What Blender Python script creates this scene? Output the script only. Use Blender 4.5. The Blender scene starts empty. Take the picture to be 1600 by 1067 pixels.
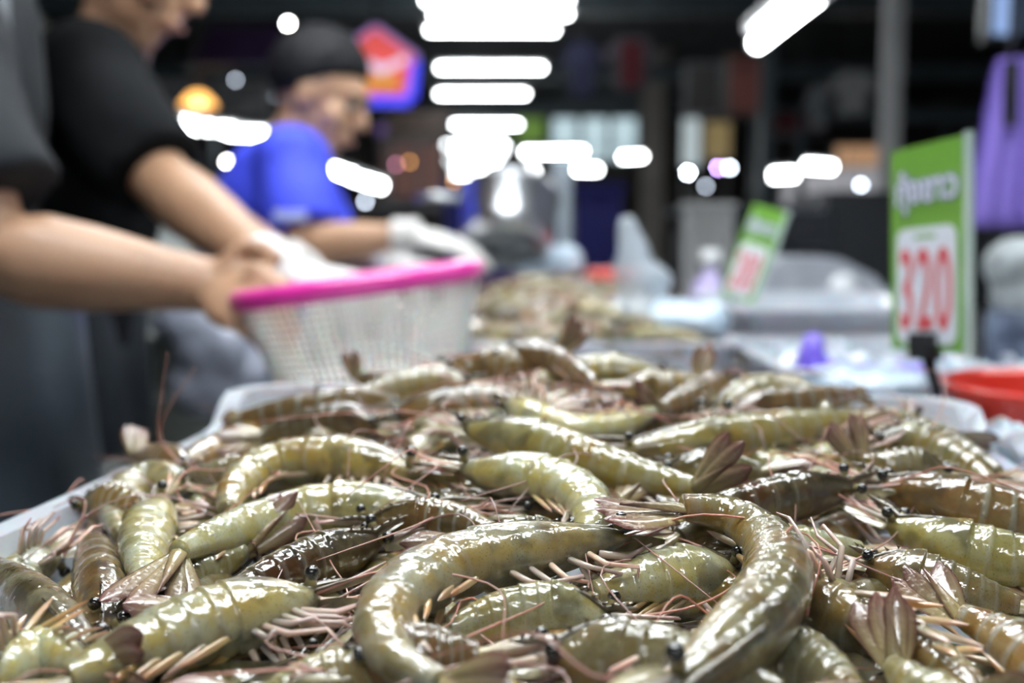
import bpy, math, random
import numpy as np

# ---------------------------------------------------------------- camera, world, light, exposure
scene = bpy.context.scene
COL = scene.collection
FPX = 1600 * 35.0 / 36.0
PITCH = math.radians(5.93)
CAM = np.array([0.0, 0.0, 1.10])
cam_data = bpy.data.cameras.new('camera')
cam_data.lens = 35.0
cam_data.sensor_width = 36.0
cam_data.clip_start = 0.02
cam_data.clip_end = 200
cam_data.dof.use_dof = True
cam_data.dof.focus_distance = 0.352
cam_data.dof.aperture_fstop = 4.8
cam = bpy.data.objects.new('camera', cam_data)
cam.location = CAM
cam.rotation_euler = (math.pi / 2 - PITCH, 0, 0)
COL.objects.link(cam)
scene.camera = cam

world = bpy.data.worlds.new('world')
scene.world = world
world.use_nodes = True
wb = world.node_tree.nodes['Background']
wb.inputs[0].default_value = (0.80, 0.90, 1.0, 1)
wb.inputs[1].default_value = 0.15

scene.view_settings.view_transform = 'Standard'
scene.view_settings.look = 'None'
scene.view_settings.gamma = 1.0
scene.view_settings.use_curve_mapping = False
scene.view_settings.exposure = 0.15
LAMP = 30.0          # emission of the fluorescent tubes

# ---------------------------------------------------------------- pixel helpers (1600 x 1067 frame)
_F = np.array([0, math.cos(PITCH), -math.sin(PITCH)])
_U = np.array([0, math.sin(PITCH), math.cos(PITCH)])
_X = np.array([1.0, 0, 0])
def ray(px, py):
    return _F + _X * ((px - 800) / FPX) + _U * ((533.5 - py) / FPX)
def at(px, py, y):
    d = ray(px, py)
    return CAM + d * (y / d[1])
def on_z(px, py, z):
    d = ray(px, py)
    return CAM + d * ((z - CAM[2]) / d[2])
V = lambda *a: np.array(a, float)
def nrm(v):
    v = np.asarray(v, float)
    n = np.linalg.norm(v, axis=-1, keepdims=True)
    return v / np.maximum(n, 1e-9)

# ---------------------------------------------------------------- materials
MATS = {}
def mat(name, color, rough=0.5, metal=0.0, coat=0.0, emit=None, strength=0.0, noise=0.0, nscale=20.0, bump=0.0, bscale=60.0,
        transmission=0.0, sss=0.0, alpha=1.0, color2=None, spec=0.5, coat_rough=0.05):
    if name in MATS:
        return MATS[name]
    m = bpy.data.materials.new(name)
    m.use_nodes = True
    nt = m.node_tree
    b = nt.nodes['Principled BSDF']
    b.inputs['Base Color'].default_value = (*color, 1)
    b.inputs['Roughness'].default_value = rough
    b.inputs['Metallic'].default_value = metal
    b.inputs['Coat Weight'].default_value = coat
    b.inputs['Coat Roughness'].default_value = coat_rough
    b.inputs['Transmission Weight'].default_value = transmission
    b.inputs['Subsurface Weight'].default_value = sss
    b.inputs['Subsurface Scale'].default_value = 0.01
    b.inputs['Alpha'].default_value = alpha
    b.inputs['Specular IOR Level'].default_value = spec
    if emit:
        b.inputs['Emission Color'].default_value = (*emit, 1)
        b.inputs['Emission Strength'].default_value = strength
    if noise or bump:
        tc = nt.nodes.new('ShaderNodeTexCoord')
        if noise:
            n = nt.nodes.new('ShaderNodeTexNoise')
            n.inputs['Scale'].default_value = nscale
            n.inputs['Detail'].default_value = 4
            nt.links.new(tc.outputs['Object'], n.inputs['Vector'])
            r = nt.nodes.new('ShaderNodeValToRGB')
            c2 = color2 or tuple(min(1, c * (1 + noise) + 0.02 * noise) for c in color)
            c1 = color if color2 else tuple(c * (1 - noise) for c in color)
            r.color_ramp.elements[0].position = 0.32
            r.color_ramp.elements[1].position = 0.68
            r.color_ramp.elements[0].color = (*c1, 1)
            r.color_ramp.elements[1].color = (*c2, 1)
            nt.links.new(n.outputs['Fac'], r.inputs['Fac'])
            nt.links.new(r.outputs['Color'], b.inputs['Base Color'])
        if bump:
            n2 = nt.nodes.new('ShaderNodeTexNoise')
            n2.inputs['Scale'].default_value = bscale
            n2.inputs['Detail'].default_value = 3
            nt.links.new(tc.outputs['Object'], n2.inputs['Vector'])
            bp = nt.nodes.new('ShaderNodeBump')
            bp.inputs['Strength'].default_value = bump
            bp.inputs['Distance'].default_value = 0.01
            nt.links.new(n2.outputs['Fac'], bp.inputs['Height'])
            nt.links.new(bp.outputs['Normal'], b.inputs['Normal'])
    MATS[name] = m
    return m

class NT:
    """small node-graph helper"""
    def __init__(s, name):
        s.m = bpy.data.materials.new(name); s.m.use_nodes = True
        s.t = s.m.node_tree; s.b = s.t.nodes['Principled BSDF']
    def n(s, typ, **kw):
        n = s.t.nodes.new(typ)
        for k, v in kw.items():
            setattr(n, k, v)
        return n
    def l(s, a, b): s.t.links.new(a, b)
    def val(s, x, sock):
        if hasattr(x, 'links'): s.l(x, sock)
        else: sock.default_value = x
    def math(s, op, a, b=None, clamp=False):
        n = s.n('ShaderNodeMath', operation=op, use_clamp=clamp)
        s.val(a, n.inputs[0])
        if b is not None: s.val(b, n.inputs[1])
        return n.outputs[0]
    def ramp(s, fac, stops):
        n = s.n('ShaderNodeValToRGB'); cr = n.color_ramp
        while len(cr.elements) < len(stops): cr.elements.new(0.5)
        for e, (p, c) in zip(cr.elements, stops):
            e.position = p
            e.color = (c, c, c, 1) if isinstance(c, (int, float)) else (*c, 1)
        s.l(fac, n.inputs['Fac'])
        return n.outputs['Color']
    def noise(s, vec, scale, detail=2.0, rough=0.5, dist=0.0):
        n = s.n('ShaderNodeTexNoise')
        n.inputs['Scale'].default_value = scale; n.inputs['Detail'].default_value = detail
        n.inputs['Roughness'].default_value = rough; n.inputs['Distortion'].default_value = dist
        if vec is not None: s.l(vec, n.inputs['Vector'])
        return n.outputs['Fac']
    def mix(s, fac, a, b, mode='MIX'):
        n = s.n('ShaderNodeMix', data_type='RGBA', blend_type=mode)
        s.val(fac, n.inputs[0])
        for x, k in ((a, 6), (b, 7)):
            if hasattr(x, 'links'): s.l(x, n.inputs[k])
            else: n.inputs[k].default_value = (*x, 1)
        return n.outputs[2]

def shrimp_material(name, dors, mid, vent, pale, brown, band=0.5, blot=0.6, brn=0.5):
    g = NT(name)
    at_ = g.n('ShaderNodeAttribute', attribute_name='data')
    sep = g.n('ShaderNodeSeparateColor'); g.l(at_.outputs['Color'], sep.inputs[0])
    vd, seg, car = sep.outputs
    tc = g.n('ShaderNodeTexCoord'); oi = g.n('ShaderNodeObjectInfo')
    off = g.n('ShaderNodeVectorMath', operation='ADD'); g.l(tc.outputs['Object'], off.inputs[0]); g.l(oi.outputs['Location'], off.inputs[1])
    P = off.outputs[0]
    c = g.ramp(vd, [(0.0, dors), (0.3, mid), (0.62, vent), (1.0, pale)])  # vent: yellow belly colour, its amber also painting the shaded flanks
    n1 = g.noise(P, 85, 5, 0.65)
    c = g.mix(g.math('MULTIPLY', g.ramp(n1, [(0.45, 0.0), (0.58, 1.0)]), blot), c, pale)
    n2 = g.noise(P, 48, 3, 0.55)
    f2 = g.math('MULTIPLY', g.ramp(n2, [(0.5, 0.0), (0.68, 1.0)]), brn)
    c = g.mix(f2, c, brown)
    # dark spot of the stomach showing through the carapace
    n4 = g.noise(P, 90, 2, 0.5)
    f4 = g.math('MULTIPLY', g.math('MULTIPLY', g.ramp(n4, [(0.46, 0.0), (0.62, 1.0)]), car), 0.55)
    c = g.mix(f4, c, (0.055, 0.045, 0.03))
    # pale hind margins of the abdominal rings
    bd = g.math('MULTIPLY', g.ramp(seg, [(0.0, 0.0), (0.70, 0.0), (0.80, 1.0), (0.93, 0.7), (1.0, 0.15)]), g.math('SUBTRACT', 1.0, car))
    c = g.mix(g.math('MULTIPLY', bd, band), c, (0.46, 0.45, 0.36))
    sp = g.noise(P, 1500, 2, 0.5)
    c = g.mix(g.math('MULTIPLY', g.ramp(sp, [(0.60, 0.0), (0.68, 1.0)]), 0.5), c, (0.07, 0.055, 0.03))
    hs = g.n('ShaderNodeHueSaturation'); g.l(c, hs.inputs['Color'])
    g.l(g.math('ADD', g.math('MULTIPLY', oi.outputs['Random'], 0.42), 0.50), hs.inputs['Value'])
    g.l(g.math('ADD', g.math('MULTIPLY', oi.outputs['Random'], 0.03), 0.485), hs.inputs['Hue'])
    g.l(hs.outputs[0], g.b.inputs['Base Color'])
    bn = g.noise(P, 120, 2, 0.5, 0.4)
    bp = g.n('ShaderNodeBump'); bp.inputs['Strength'].default_value = 0.36; bp.inputs['Distance'].default_value = 0.0035
    g.l(bn, bp.inputs['Height'])
    bn2 = g.noise(P, 360, 1.5, 0.5, 0.4)
    bp2 = g.n('ShaderNodeBump'); bp2.inputs['Strength'].default_value = 0.22; bp2.inputs['Distance'].default_value = 0.0013
    g.l(bn2, bp2.inputs['Height']); g.l(bp.outputs[0], bp2.inputs['Normal'])
    g.l(bp2.outputs[0], g.b.inputs['Coat Normal'])
    b = g.b
    b.inputs['Roughness'].default_value = 0.3
    b.inputs['Specular IOR Level'].default_value = 0.12
    b.inputs['Subsurface Weight'].default_value = 0.5
    b.inputs['Subsurface Radius'].default_value = (1.0, 0.68, 0.22)
    b.inputs['Subsurface Scale'].default_value = 0.005
    b.inputs['Coat Weight'].default_value = 1.0
    b.inputs['Coat Roughness'].default_value = 0.015
    b.inputs['Coat IOR'].default_value = 1.75
    return g.m

def fan_material():
    g = NT('tail_fan_shell')
    at_ = g.n('ShaderNodeAttribute', attribute_name='data')
    sep = g.n('ShaderNodeSeparateColor'); g.l(at_.outputs['Color'], sep.inputs[0])
    al, ac, _ = sep.outputs
    oi = g.n('ShaderNodeObjectInfo')
    c = g.ramp(al, [(0.0, (0.28, 0.235, 0.10)), (0.45, (0.24, 0.175, 0.09)), (0.78, (0.19, 0.115, 0.075)), (1.0, (0.13, 0.045, 0.042))])
    edge = g.ramp(ac, [(0.0, 0.5), (0.12, 0.0), (0.7, 0.0), (0.95, 1.0)])
    c = g.mix(g.math('MULTIPLY', edge, 0.7), c, (0.10, 0.028, 0.03))
    pale = g.ramp(ac, [(0.25, 0.0), (0.45, 1.0), (0.6, 0.0)])
    c = g.mix(g.math('MULTIPLY', pale, 0.35), c, (0.36, 0.28, 0.20))
    hs = g.n('ShaderNodeHueSaturation'); g.l(c, hs.inputs['Color'])
    g.l(g.math('ADD', g.math('MULTIPLY', oi.outputs['Random'], 0.6), 0.75), hs.inputs['Value'])
    g.l(hs.outputs[0], g.b.inputs['Base Color'])
    tc = g.n('ShaderNodeTexCoord')
    bp = g.n('ShaderNodeBump'); bp.inputs['Strength'].default_value = 0.4; bp.inputs['Distance'].default_value = 0.002
    g.l(g.noise(tc.outputs['Object'], 300, 2), bp.inputs['Height']); g.l(bp.outputs[0], g.b.inputs['Normal'])
    g.b.inputs['Roughness'].default_value = 0.25
    g.b.inputs['Coat Weight'].default_value = 0.8
    g.b.inputs['Coat Roughness'].default_value = 0.06
    return g.m

def limb_material(name, base, tip):
    g = NT(name)
    at_ = g.n('ShaderNodeAttribute', attribute_name='data')
    sep = g.n('ShaderNodeSeparateColor'); g.l(at_.outputs['Color'], sep.inputs[0])
    oi = g.n('ShaderNodeObjectInfo')
    c = g.ramp(sep.outputs[0], [(0.0, base), (1.0, tip)])
    hs = g.n('ShaderNodeHueSaturation'); g.l(c, hs.inputs['Color'])
    g.l(g.math('ADD', g.math('MULTIPLY', oi.outputs['Random'], 0.6), 0.7), hs.inputs['Value'])
    g.l(g.math('ADD', g.math('MULTIPLY', oi.outputs['Random'], 0.5), 0.6), hs.inputs['Saturation'])
    g.l(hs.outputs[0], g.b.inputs['Base Color'])
    g.b.inputs['Roughness'].default_value = 0.3
    g.b.inputs['Coat Weight'].default_value = 0.6
    g.b.inputs['Coat Roughness'].default_value = 0.08
    g.b.inputs['Subsurface Weight'].default_value = 0.2
    g.b.inputs['Subsurface Scale'].default_value = 0.003
    return g.m

# ---------------------------------------------------------------- mesh building
class MB:
    def __init__(s):
        s.v = []; s.f = []; s.d = []; s.n = 0
    def add(s, verts, faces, data=None):
        verts = np.asarray(verts, float)
        s.v.append(verts)
        s.f += [tuple(i + s.n for i in f) for f in faces]
        s.d.append(np.zeros((len(verts), 4)) if data is None else np.asarray(data, float))
        s.n += len(verts)
        return s
    def box(s, c, size, rot=None):
        c = np.asarray(c, float); h = np.asarray(size, float) / 2
        q = np.array([[x, y, z] for x in (-1, 1) for y in (-1, 1) for z in (-1, 1)]) * h
        if rot is not None: q = q @ np.asarray(rot).T
        return s.add(q + c, [(0, 1, 3, 2), (4, 6, 7, 5), (0, 4, 5, 1), (2, 3, 7, 6), (0, 2, 6, 4), (1, 5, 7, 3)])
    def tube(s, pts, rad, n=8, ref=(0, 0, 1), flat=1.0, cap=True):
        """pts: centre line; rad: scalar or list, entries r or (rx, ry); ref: direction of rx's partner axis"""
        P = np.asarray(pts, float); m = len(P)
        rr = rad if isinstance(rad, (list, tuple, np.ndarray)) else [rad] * m
        rr = [(r if isinstance(r, (tuple, list)) else (r, r * flat)) for r in rr]
        T = nrm(np.gradient(P, axis=0))
        vs = []; ds = []
        prev = np.asarray(ref, float)
        for i in range(m):
            a = prev - T[i] * np.dot(prev, T[i])
            if np.linalg.norm(a) < 1e-4:
                a = np.cross(T[i], [1, 0, 0.3])
            a = nrm(a); b = np.cross(T[i], a); prev = a
            for k in range(n):
                t = 2 * math.pi * k / n
                vs.append(P[i] + b * rr[i][0] * math.cos(t) + a * rr[i][1] * math.sin(t))
                ds.append((i / (m - 1), k / n, 0, 1))
        fs = [(i * n + k, i * n + (k + 1) % n, (i + 1) * n + (k + 1) % n, (i + 1) * n + k) for i in range(m - 1) for k in range(n)]
        if cap:
            fs.append(tuple(reversed(range(n)))); fs.append(tuple((m - 1) * n + k for k in range(n)))
        return s.add(vs, fs, ds)
    def sphere(s, c, r, n=12, m=8, axes=None):
        c = np.asarray(c, float); r = np.asarray(r, float) * np.ones(3)
        vs = [[0, 0, 1]]
        for i in range(1, m):
            p = math.pi * i / m
            vs += [[math.sin(p) * math.cos(2 * math.pi * k / n), math.sin(p) * math.sin(2 * math.pi * k / n), math.cos(p)] for k in range(n)]
        vs.append([0, 0, -1])
        fs = [(0, 1 + k, 1 + (k + 1) % n) for k in range(n)]
        for i in range(m - 2):
            fs += [(1 + i * n + k, 1 + (i + 1) * n + k, 1 + (i + 1) * n + (k + 1) % n, 1 + i * n + (k + 1) % n) for k in range(n)]
        e = 1 + (m - 1) * n
        fs += [(e, e - n + (k + 1) % n, e - n + k) for k in range(n)]
        q = np.array(vs) * r
        if axes is not None: q = q @ np.asarray(axes)
        return s.add(q + c, fs)
    def lathe(s, c, prof, n=32, axes=None, ell=1.0, close=True):
        """prof: (r, z) list, closed when it starts and ends at the same point"""
        c = np.asarray(c, float); m = len(prof)
        q = np.array([[r * math.cos(2 * math.pi * k / n), ell * r * math.sin(2 * math.pi * k / n), z] for r, z in prof for k in range(n)])
        if axes is not None: q = q @ np.asarray(axes)
        fs = [(i * n + k, i * n + (k + 1) % n, (i + 1) * n + (k + 1) % n, (i + 1) * n + k) for i in range(m - 1) for k in range(n)]
        return s.add(q + c, fs)
    def prism(s, poly, o, ex, ey, en, depth):
        """extruded polygon, poly in (ex, ey) coordinates about o, thickness along en"""
        o = np.asarray(o, float); n = len(poly)
        a = [o + np.asarray(ex) * x + np.asarray(ey) * y for x, y in poly]
        b = [p + np.asarray(en) * depth for p in a]
        fs = [tuple(range(n)), tuple(reversed(range(n, 2 * n)))] + [(i, (i + 1) % n + 0, n + (i + 1) % n, n + i) for i in range(n)]
        return s.add(a + b, fs)
    def grid(s, G):
        G = np.asarray(G, float); a, b = G.shape[:2]
        fs = [(i * b + j, i * b + j + 1, (i + 1) * b + j + 1, (i + 1) * b + j) for i in range(a - 1) for j in range(b - 1)]
        return s.add(G.reshape(-1, 3), fs)
    def mesh(s, name, material, origin=(0, 0, 0), smooth=True, data=False):
        me = bpy.data.meshes.new(name)
        v = np.concatenate(s.v) - np.asarray(origin)
        me.from_pydata(v.tolist(), [], s.f)
        if smooth:
            me.polygons.foreach_set('use_smooth', [True] * len(me.polygons))
        if data:
            ca = me.color_attributes.new('data', 'FLOAT_COLOR', 'POINT')
            ca.data.foreach_set('color', np.concatenate(s.d).ravel())
        me.materials.append(material)
        me.update()
        return me
    def build(s, name, material, parent=None, smooth=True, data=False, origin=None, fix=True):
        o0 = np.zeros(3) if origin is None else np.asarray(origin, float)
        if origin is None and parent is not None:
            o0 = wloc(parent)
        me = s.mesh(name, material, o0, smooth, data)
        if fix:
            import bmesh
            bm = bmesh.new(); bm.from_mesh(me); bmesh.ops.recalc_face_normals(bm, faces=bm.faces); bm.to_mesh(me); bm.free()
        o = bpy.data.objects.new(name, me); COL.objects.link(o)
        if parent is not None: o.parent = parent
        elif origin is not None: o.location = o0
        return o
def wloc(o):
    p = np.zeros(3)
    while o is not None:
        p = p + np.array(o.location); o = o.parent
    return p
def tag(o, label, cat, group=None, kind=None):
    o['label'] = label; o['category'] = cat
    if group: o['group'] = group
    if kind: o['kind'] = kind
    return o
def thing(name, loc, label, cat, group=None):
    o = bpy.data.objects.new(name, None); COL.objects.link(o)
    o.empty_display_size = 0.02
    o.location = loc
    return tag(o, label, cat, group)
def struct(o):
    o['kind'] = 'structure'
    return o
def rot_to(ex, ey, ez):
    return np.array([ex, ey, ez]).T
def rotz(a):
    return np.array([[math.cos(a), -math.sin(a), 0], [math.sin(a), math.cos(a), 0], [0, 0, 1]])
def smooth_curve(pts, m):
    """Catmull-Rom through pts, m samples at equal arc length"""
    P = np.asarray(pts, float)
    Q = np.vstack([2 * P[0] - P[1], P, 2 * P[-1] - P[-2]])
    out = []
    for i in range(len(P) - 1):
        p0, p1, p2, p3 = Q[i:i + 4]
        for t in np.linspace(0, 1, 14, endpoint=False):
            out.append(0.5 * (2 * p1 + (p2 - p0) * t + (2 * p0 - 5 * p1 + 4 * p2 - p3) * t * t + (3 * p1 - p0 - 3 * p2 + p3) * t ** 3))
    out.append(P[-1]); out = np.array(out)
    s = np.concatenate([[0], np.cumsum(np.linalg.norm(np.diff(out, axis=0), axis=1))])
    return np.stack([np.interp(np.linspace(0, s[-1], m), s, out[:, k]) for k in range(3)], 1)

# ---------------------------------------------------------------- the setting: hall floor, ceiling, walls, pillars
M_concrete = mat('concrete', (0.22, 0.23, 0.22), 0.35, noise=0.25, nscale=3, bump=0.1)
M_ceil = mat('dark_ceiling', (0.030, 0.032, 0.036), 0.8, noise=0.3, nscale=2)
M_wall = mat('dark_brown_wall', (0.045, 0.036, 0.032), 0.8, noise=0.4, nscale=0.8)
M_steel_b = mat('blue_grey_steel', (0.055, 0.075, 0.085), 0.5, noise=0.2, nscale=4)
M_grey_p = mat('grey_paint', (0.21, 0.21, 0.21), 0.6, noise=0.2, nscale=3)
M_black = mat('black_plastic', (0.008, 0.009, 0.011), 0.35)
M_white_p = mat('white_plastic', (0.70, 0.72, 0.74), 0.4)

struct(MB().box((0, 13, -0.05), (22, 36, 0.1)).build('floor', M_concrete, smooth=False))
struct(MB().box((0, 13, 4.75), (22, 36, 0.1)).build('ceiling', M_ceil, smooth=False))
struct(MB().box((0, 30.0, 2.35), (22, 0.2, 4.7)).build('wall_back', M_wall, smooth=False))
struct(MB().box((-11.0, 20.0, 2.35), (0.2, 20, 4.7)).build('wall_left', M_wall, smooth=False))
struct(MB().box((11.0, 20.0, 2.35), (0.2, 20, 4.7)).build('wall_right', M_wall, smooth=False))
i = 0
for y, z, m in ((7.0, 3.05, M_steel_b), (10.5, 3.5, M_steel_b), (15.5, 3.6, M_steel_b), (21, 3.7, M_steel_b)):
    i += 1
    b = MB().box((0, y, z), (20, 0.10, 0.14)); b.box((0, y, z + 0.10), (20, 0.22, 0.03)); b.box((0, y, z - 0.10), (20, 0.22, 0.03))
    struct(b.build('trim_%d' % i, m, smooth=False))

# ---------------------------------------------------------------- market lamps
M_tube = mat('lit_tube', (1, 1, 1), 0.5, emit=(0.93, 0.98, 1.0), strength=LAMP)
M_cap = mat('lamp_cap', (0.6, 0.6, 0.6), 0.4)
ORD = 'first second third fourth fifth sixth seventh eighth ninth tenth eleventh twelfth'.split()
def tube_lamp(a, b, label, group=None, r=0.02, name='fluorescent_lamp', m=None):
    a = np.asarray(a, float); b = np.asarray(b, float)
    mid = (a + b) / 2; d = nrm(b - a)
    t = thing(name, mid, label, 'lamp', group)
    MB().tube([a + d * 0.03, b - d * 0.03], r, 10).build('tube', m or M_tube, t)
    for e in (a, b):
        s = 1 if e is a else -1
        MB().tube([e, e + d * s * 0.03], r * 1.1, 10).build('end_cap', M_cap, t)
    side = nrm(np.cross(d, [0, 0, 1]))
    up = V(0, 0, r + 0.03)
    MB().box(mid + up, (np.linalg.norm(b - a), 0.07, 0.035), np.array([d, side, np.cross(d, side)]).T).build('housing', M_cap, t, smooth=False)
    for q in (a + d * .15 * np.linalg.norm(b - a), b - d * .15 * np.linalg.norm(b - a)):
        MB().tube([q + V(0, 0, r + .03), V(q[0], q[1], 4.70)], .004, 5).build('hanging_wire', M_black, t)
    return t
# the row that runs away along the aisle, square to the view, 1.85 m above the lens
row = [4.6, 6.6, 8.05, 8.55, 9.2, 11.2, 13.2, 15.6, 18.9, 20.6, 23.0, 25.5, 28.0]
rowname = ['beyond the far heap, out over the aisle', 'before the visible lamps of the aisle row']
for k, y in enumerate(row):
    x = 0.32 - 0.052 * y + (0.03 if k % 2 else -0.02) * (y > 7)
    z = 2.96 if y < 15 else 2.84
    lab = ('fluorescent lamp ' + rowname[k]) if k < 2 else '%s fluorescent lamp from the top of the bright aisle row' % (ORD + ['thirteenth'])[k - 2]
    tube_lamp((x - 0.6, y, z), (x + 0.6, y, z), lab, 'lamps of the aisle row')
# four-tube battens hung low over the stall
def batten(c, yaw, label, n=4, gap=0.115, L=1.2):
    c = np.asarray(c, float); R = rotz(yaw)
    t = thing('batten_lamp', c, label, 'lamp', 'battens over the stall')
    MB().box(c + V(0, 0, .05), (L + .04, gap * n + .06, .04), R).build('housing', M_cap, t, smooth=False)
    for k in range(n):
        o = R @ V(0, (k - (n - 1) / 2) * gap, 0); d = R @ V(L / 2, 0, 0)
        MB().tube([c + o - d, c + o + d], 0.018, 10).build('tube', M_tube, t)
        for s_ in (-1, 1):
            MB().box(c + o + d * s_ + V(0, 0, .012), (.02, .045, .05), R).build('tube_holder', M_cap, t, smooth=False)
    for s_ in (-1, 1):
        q = c + R @ V(L * .35 * s_, 0, 0)
        MB().tube([q + V(0, 0, .07), V(q[0], q[1], 4.7)], .004, 5).build('hanging_wire', M_black, t)
batten((-.05, .55, 2.32), 0.0, 'four tube batten lamp hung over the front heap of shrimp')
batten((1.15, 1.35, 2.42), 0.5, 'two tube batten lamp hung over the ice beside the front heap', 2)
batten((.1, -1.35, 2.55), 0.0, 'two tube batten lamp added out of view behind the viewer', 2)  # added unseen lamp that brightens the surfaces facing the camera
batten((-.2, 1.9, 2.36), 0.0, 'four tube batten lamp hung over the far heap and the workers')

tube_lamp(at(1180, 70, 3.1), at(1290, -18, 2.45), 'slanting white fluorescent lamp above the hanging framed picture', r=0.022)
for (a, b, lab) in ((at(255, 186, 8.0), at(318, 200, 8.0), 'fluorescent lamp nearest the black shirt in the row past the orange lamp'),
                    (at(305, 197, 9.0), at(372, 205, 9.0), 'middle fluorescent lamp of the row past the orange lamp'),
                    (at(350, 207, 10.), at(420, 210, 10.), 'fluorescent lamp nearest the blue shirt in the row past the orange lamp'),
                    (at(815, 238, 16), at(915, 237, 16), 'fluorescent lamp just under the bright far window'),
                    (at(880, 265, 17), at(938, 265, 17), 'short fluorescent lamp beside the grey pole, under the far window'),
                    (at(968, 246, 17), at(1008, 244, 17), 'short fluorescent lamp at the far window corner by the pillar'),
                    (at(785, 270, 20), at(840, 268, 20), 'dim fluorescent lamp between aisle row and grey pole'),
                    (at(500, 258, 9), at(560, 278, 9), 'fluorescent lamp in front of the face of the blue shirt worker'),
                    (at(545, 276, 9.5), at(605, 293, 9.5), 'lower fluorescent lamp in front of the blue shirt worker'),
                    (at(1190, 275, 9), at(1255, 272, 9), 'fluorescent lamp just above the slanted green price sign'),
                    (at(1245, 258, 11), at(1305, 262, 11), 'wide fluorescent lamp before the warm lit shop')):
    tube_lamp(a, b, lab, r=0.035)
def bulb(px, py, y, r, color, strength, label):
    p = at(px, py, y); r = r * 0.4; strength *= 3
    t = thing('hanging_bulb', p, label, 'bulb')
    MB().sphere(p, r, 12, 8).build('globe', mat('bulb_%d_%d' % (px, py), (0.9, 0.9, 0.9), 0.4, emit=color, strength=strength), t)
    MB().tube([p + V(0, 0, r * 0.9), p + V(0, 0, r * 1.6)], r * 0.45, 8).build('socket', M_black, t)
    MB().tube([p + V(0, 0, r * 1.6), V(p[0], p[1], 4.70)], 0.004, 5).build('cord', M_black, t)
W_ = (1, .97, .9); B_ = (.75, .85, 1); O_ = (1, .45, .12); PU = (.55, .35, 1)
for a in ((450, 37, 9, .045, W_, 30, 'round warm white bulb above the head of the blue shirt worker'),
          (323, 100, 9, .04, B_, 14, 'pale blue bulb between the two taller workers'), (368, 125, 9, .035, B_, 3.5, 'dim bulb beside the pale blue bulb'),
          (355, 253, 8.3, .045, W_, 14, 'white bulb behind the back of the blue shirt'), (1075, 270, 9, .04, B_, 30, 'round white bulb below the narrow lit panel'),
          (1103, 291, 9, .035, B_, 5, 'dim round bulb under the blue lit bulb'), (1122, 262, 9, .04, PU, 16, 'violet blue bulb beside the grey steel post'), (1140, 262, 9, .04, B_, 14, 'pale bulb touching the violet blue bulb'),
          (1320, 346, 7, .03, W_, 22, 'single round bulb beside the price sign, low down'), (1345, 289, 8, .04, B_, 8, 'bluish bulb before the warm lit shop'),
          (571, 315, 9, .04, B_, 7, 'round bulb behind the forearm of the blue shirt worker'), (612, 337, 9, .035, B_, 2.5, 'dim bulb above the white glove'),
          (619, 257, 12, .05, (1, .35, .6), 2.0, 'pinkish bulb among the far stalls'), (640, 253, 12, .05, O_, 2.6, 'orange bulb beside the pinkish bulb'),
          (709, 283, 12, .05, O_, 6, 'orange bulb beside the lowest aisle lamp'), (1285, 345, 12, .04, B_, 1.0, 'faint bulb among the far stalls by the price sign'),
          (430, 150, 12, .04, B_, 1.0, 'faint bulb beside the dark hair of the blue shirt worker'), (540, 275, 8, .04, B_, 20, 'bright bulb among the lamps before the blue shirt worker')):
    bulb(*a)
# orange dome lamp
p = at(310, 165, 7.3)
t = thing('dome_lamp', p, 'orange glowing dome lamp above the row of tubes', 'lamp')
MB().lathe(p, [(0.02, .10), (.06, .085), (.10, .04), (.13, 0), (.12, 0), (.09, .035), (.055, .075), (0.02, .09), (.02, .10)], 20).build('shade', mat('orange_shade', (0.8, .35, .08), .5, emit=(1, .5, .13), strength=2.6), t)
MB().sphere(p + V(0, 0, .03), .04).build('bulb', mat('orange_bulb', (1, .8, .5), .5, emit=(1, .7, .35), strength=6), t)
MB().tube([p + V(0, 0, .1), V(p[0], p[1], 4.7)], .005, 5).build('cord', M_black, t)

# ---------------------------------------------------------------- stall table, trays
TBL = 0.895          # table top height
M_tray = mat('milky_tray_plastic', (0.50, 0.54, 0.60), 0.32, coat=0.3, sss=0.25, noise=0.06, nscale=30)
M_stainless = mat('stainless', (0.55, 0.57, 0.60), 0.28, metal=1.0, noise=0.08, nscale=12)
tb = thing('stall_table', (0.5, 1.35, 0), 'long stainless steel stall table under the trays of shrimp and ice', 'table')
MB().box((0.55, 1.35, TBL - 0.02), (1.66, 3.1, 0.04)).build('table_top', M_stainless, tb, smooth=False)
for x in (-0.24, 1.34):
    for y in (-0.15, 1.35, 2.85):
        MB().tube([(x, y, 0), (x, y, TBL - 0.04)], 0.02, 8).build('leg', M_stainless, tb)
MB().box((0.55, 1.35, 0.25), (1.6, 3.0, 0.02)).build('shelf', M_stainless, tb, smooth=False)

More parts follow.
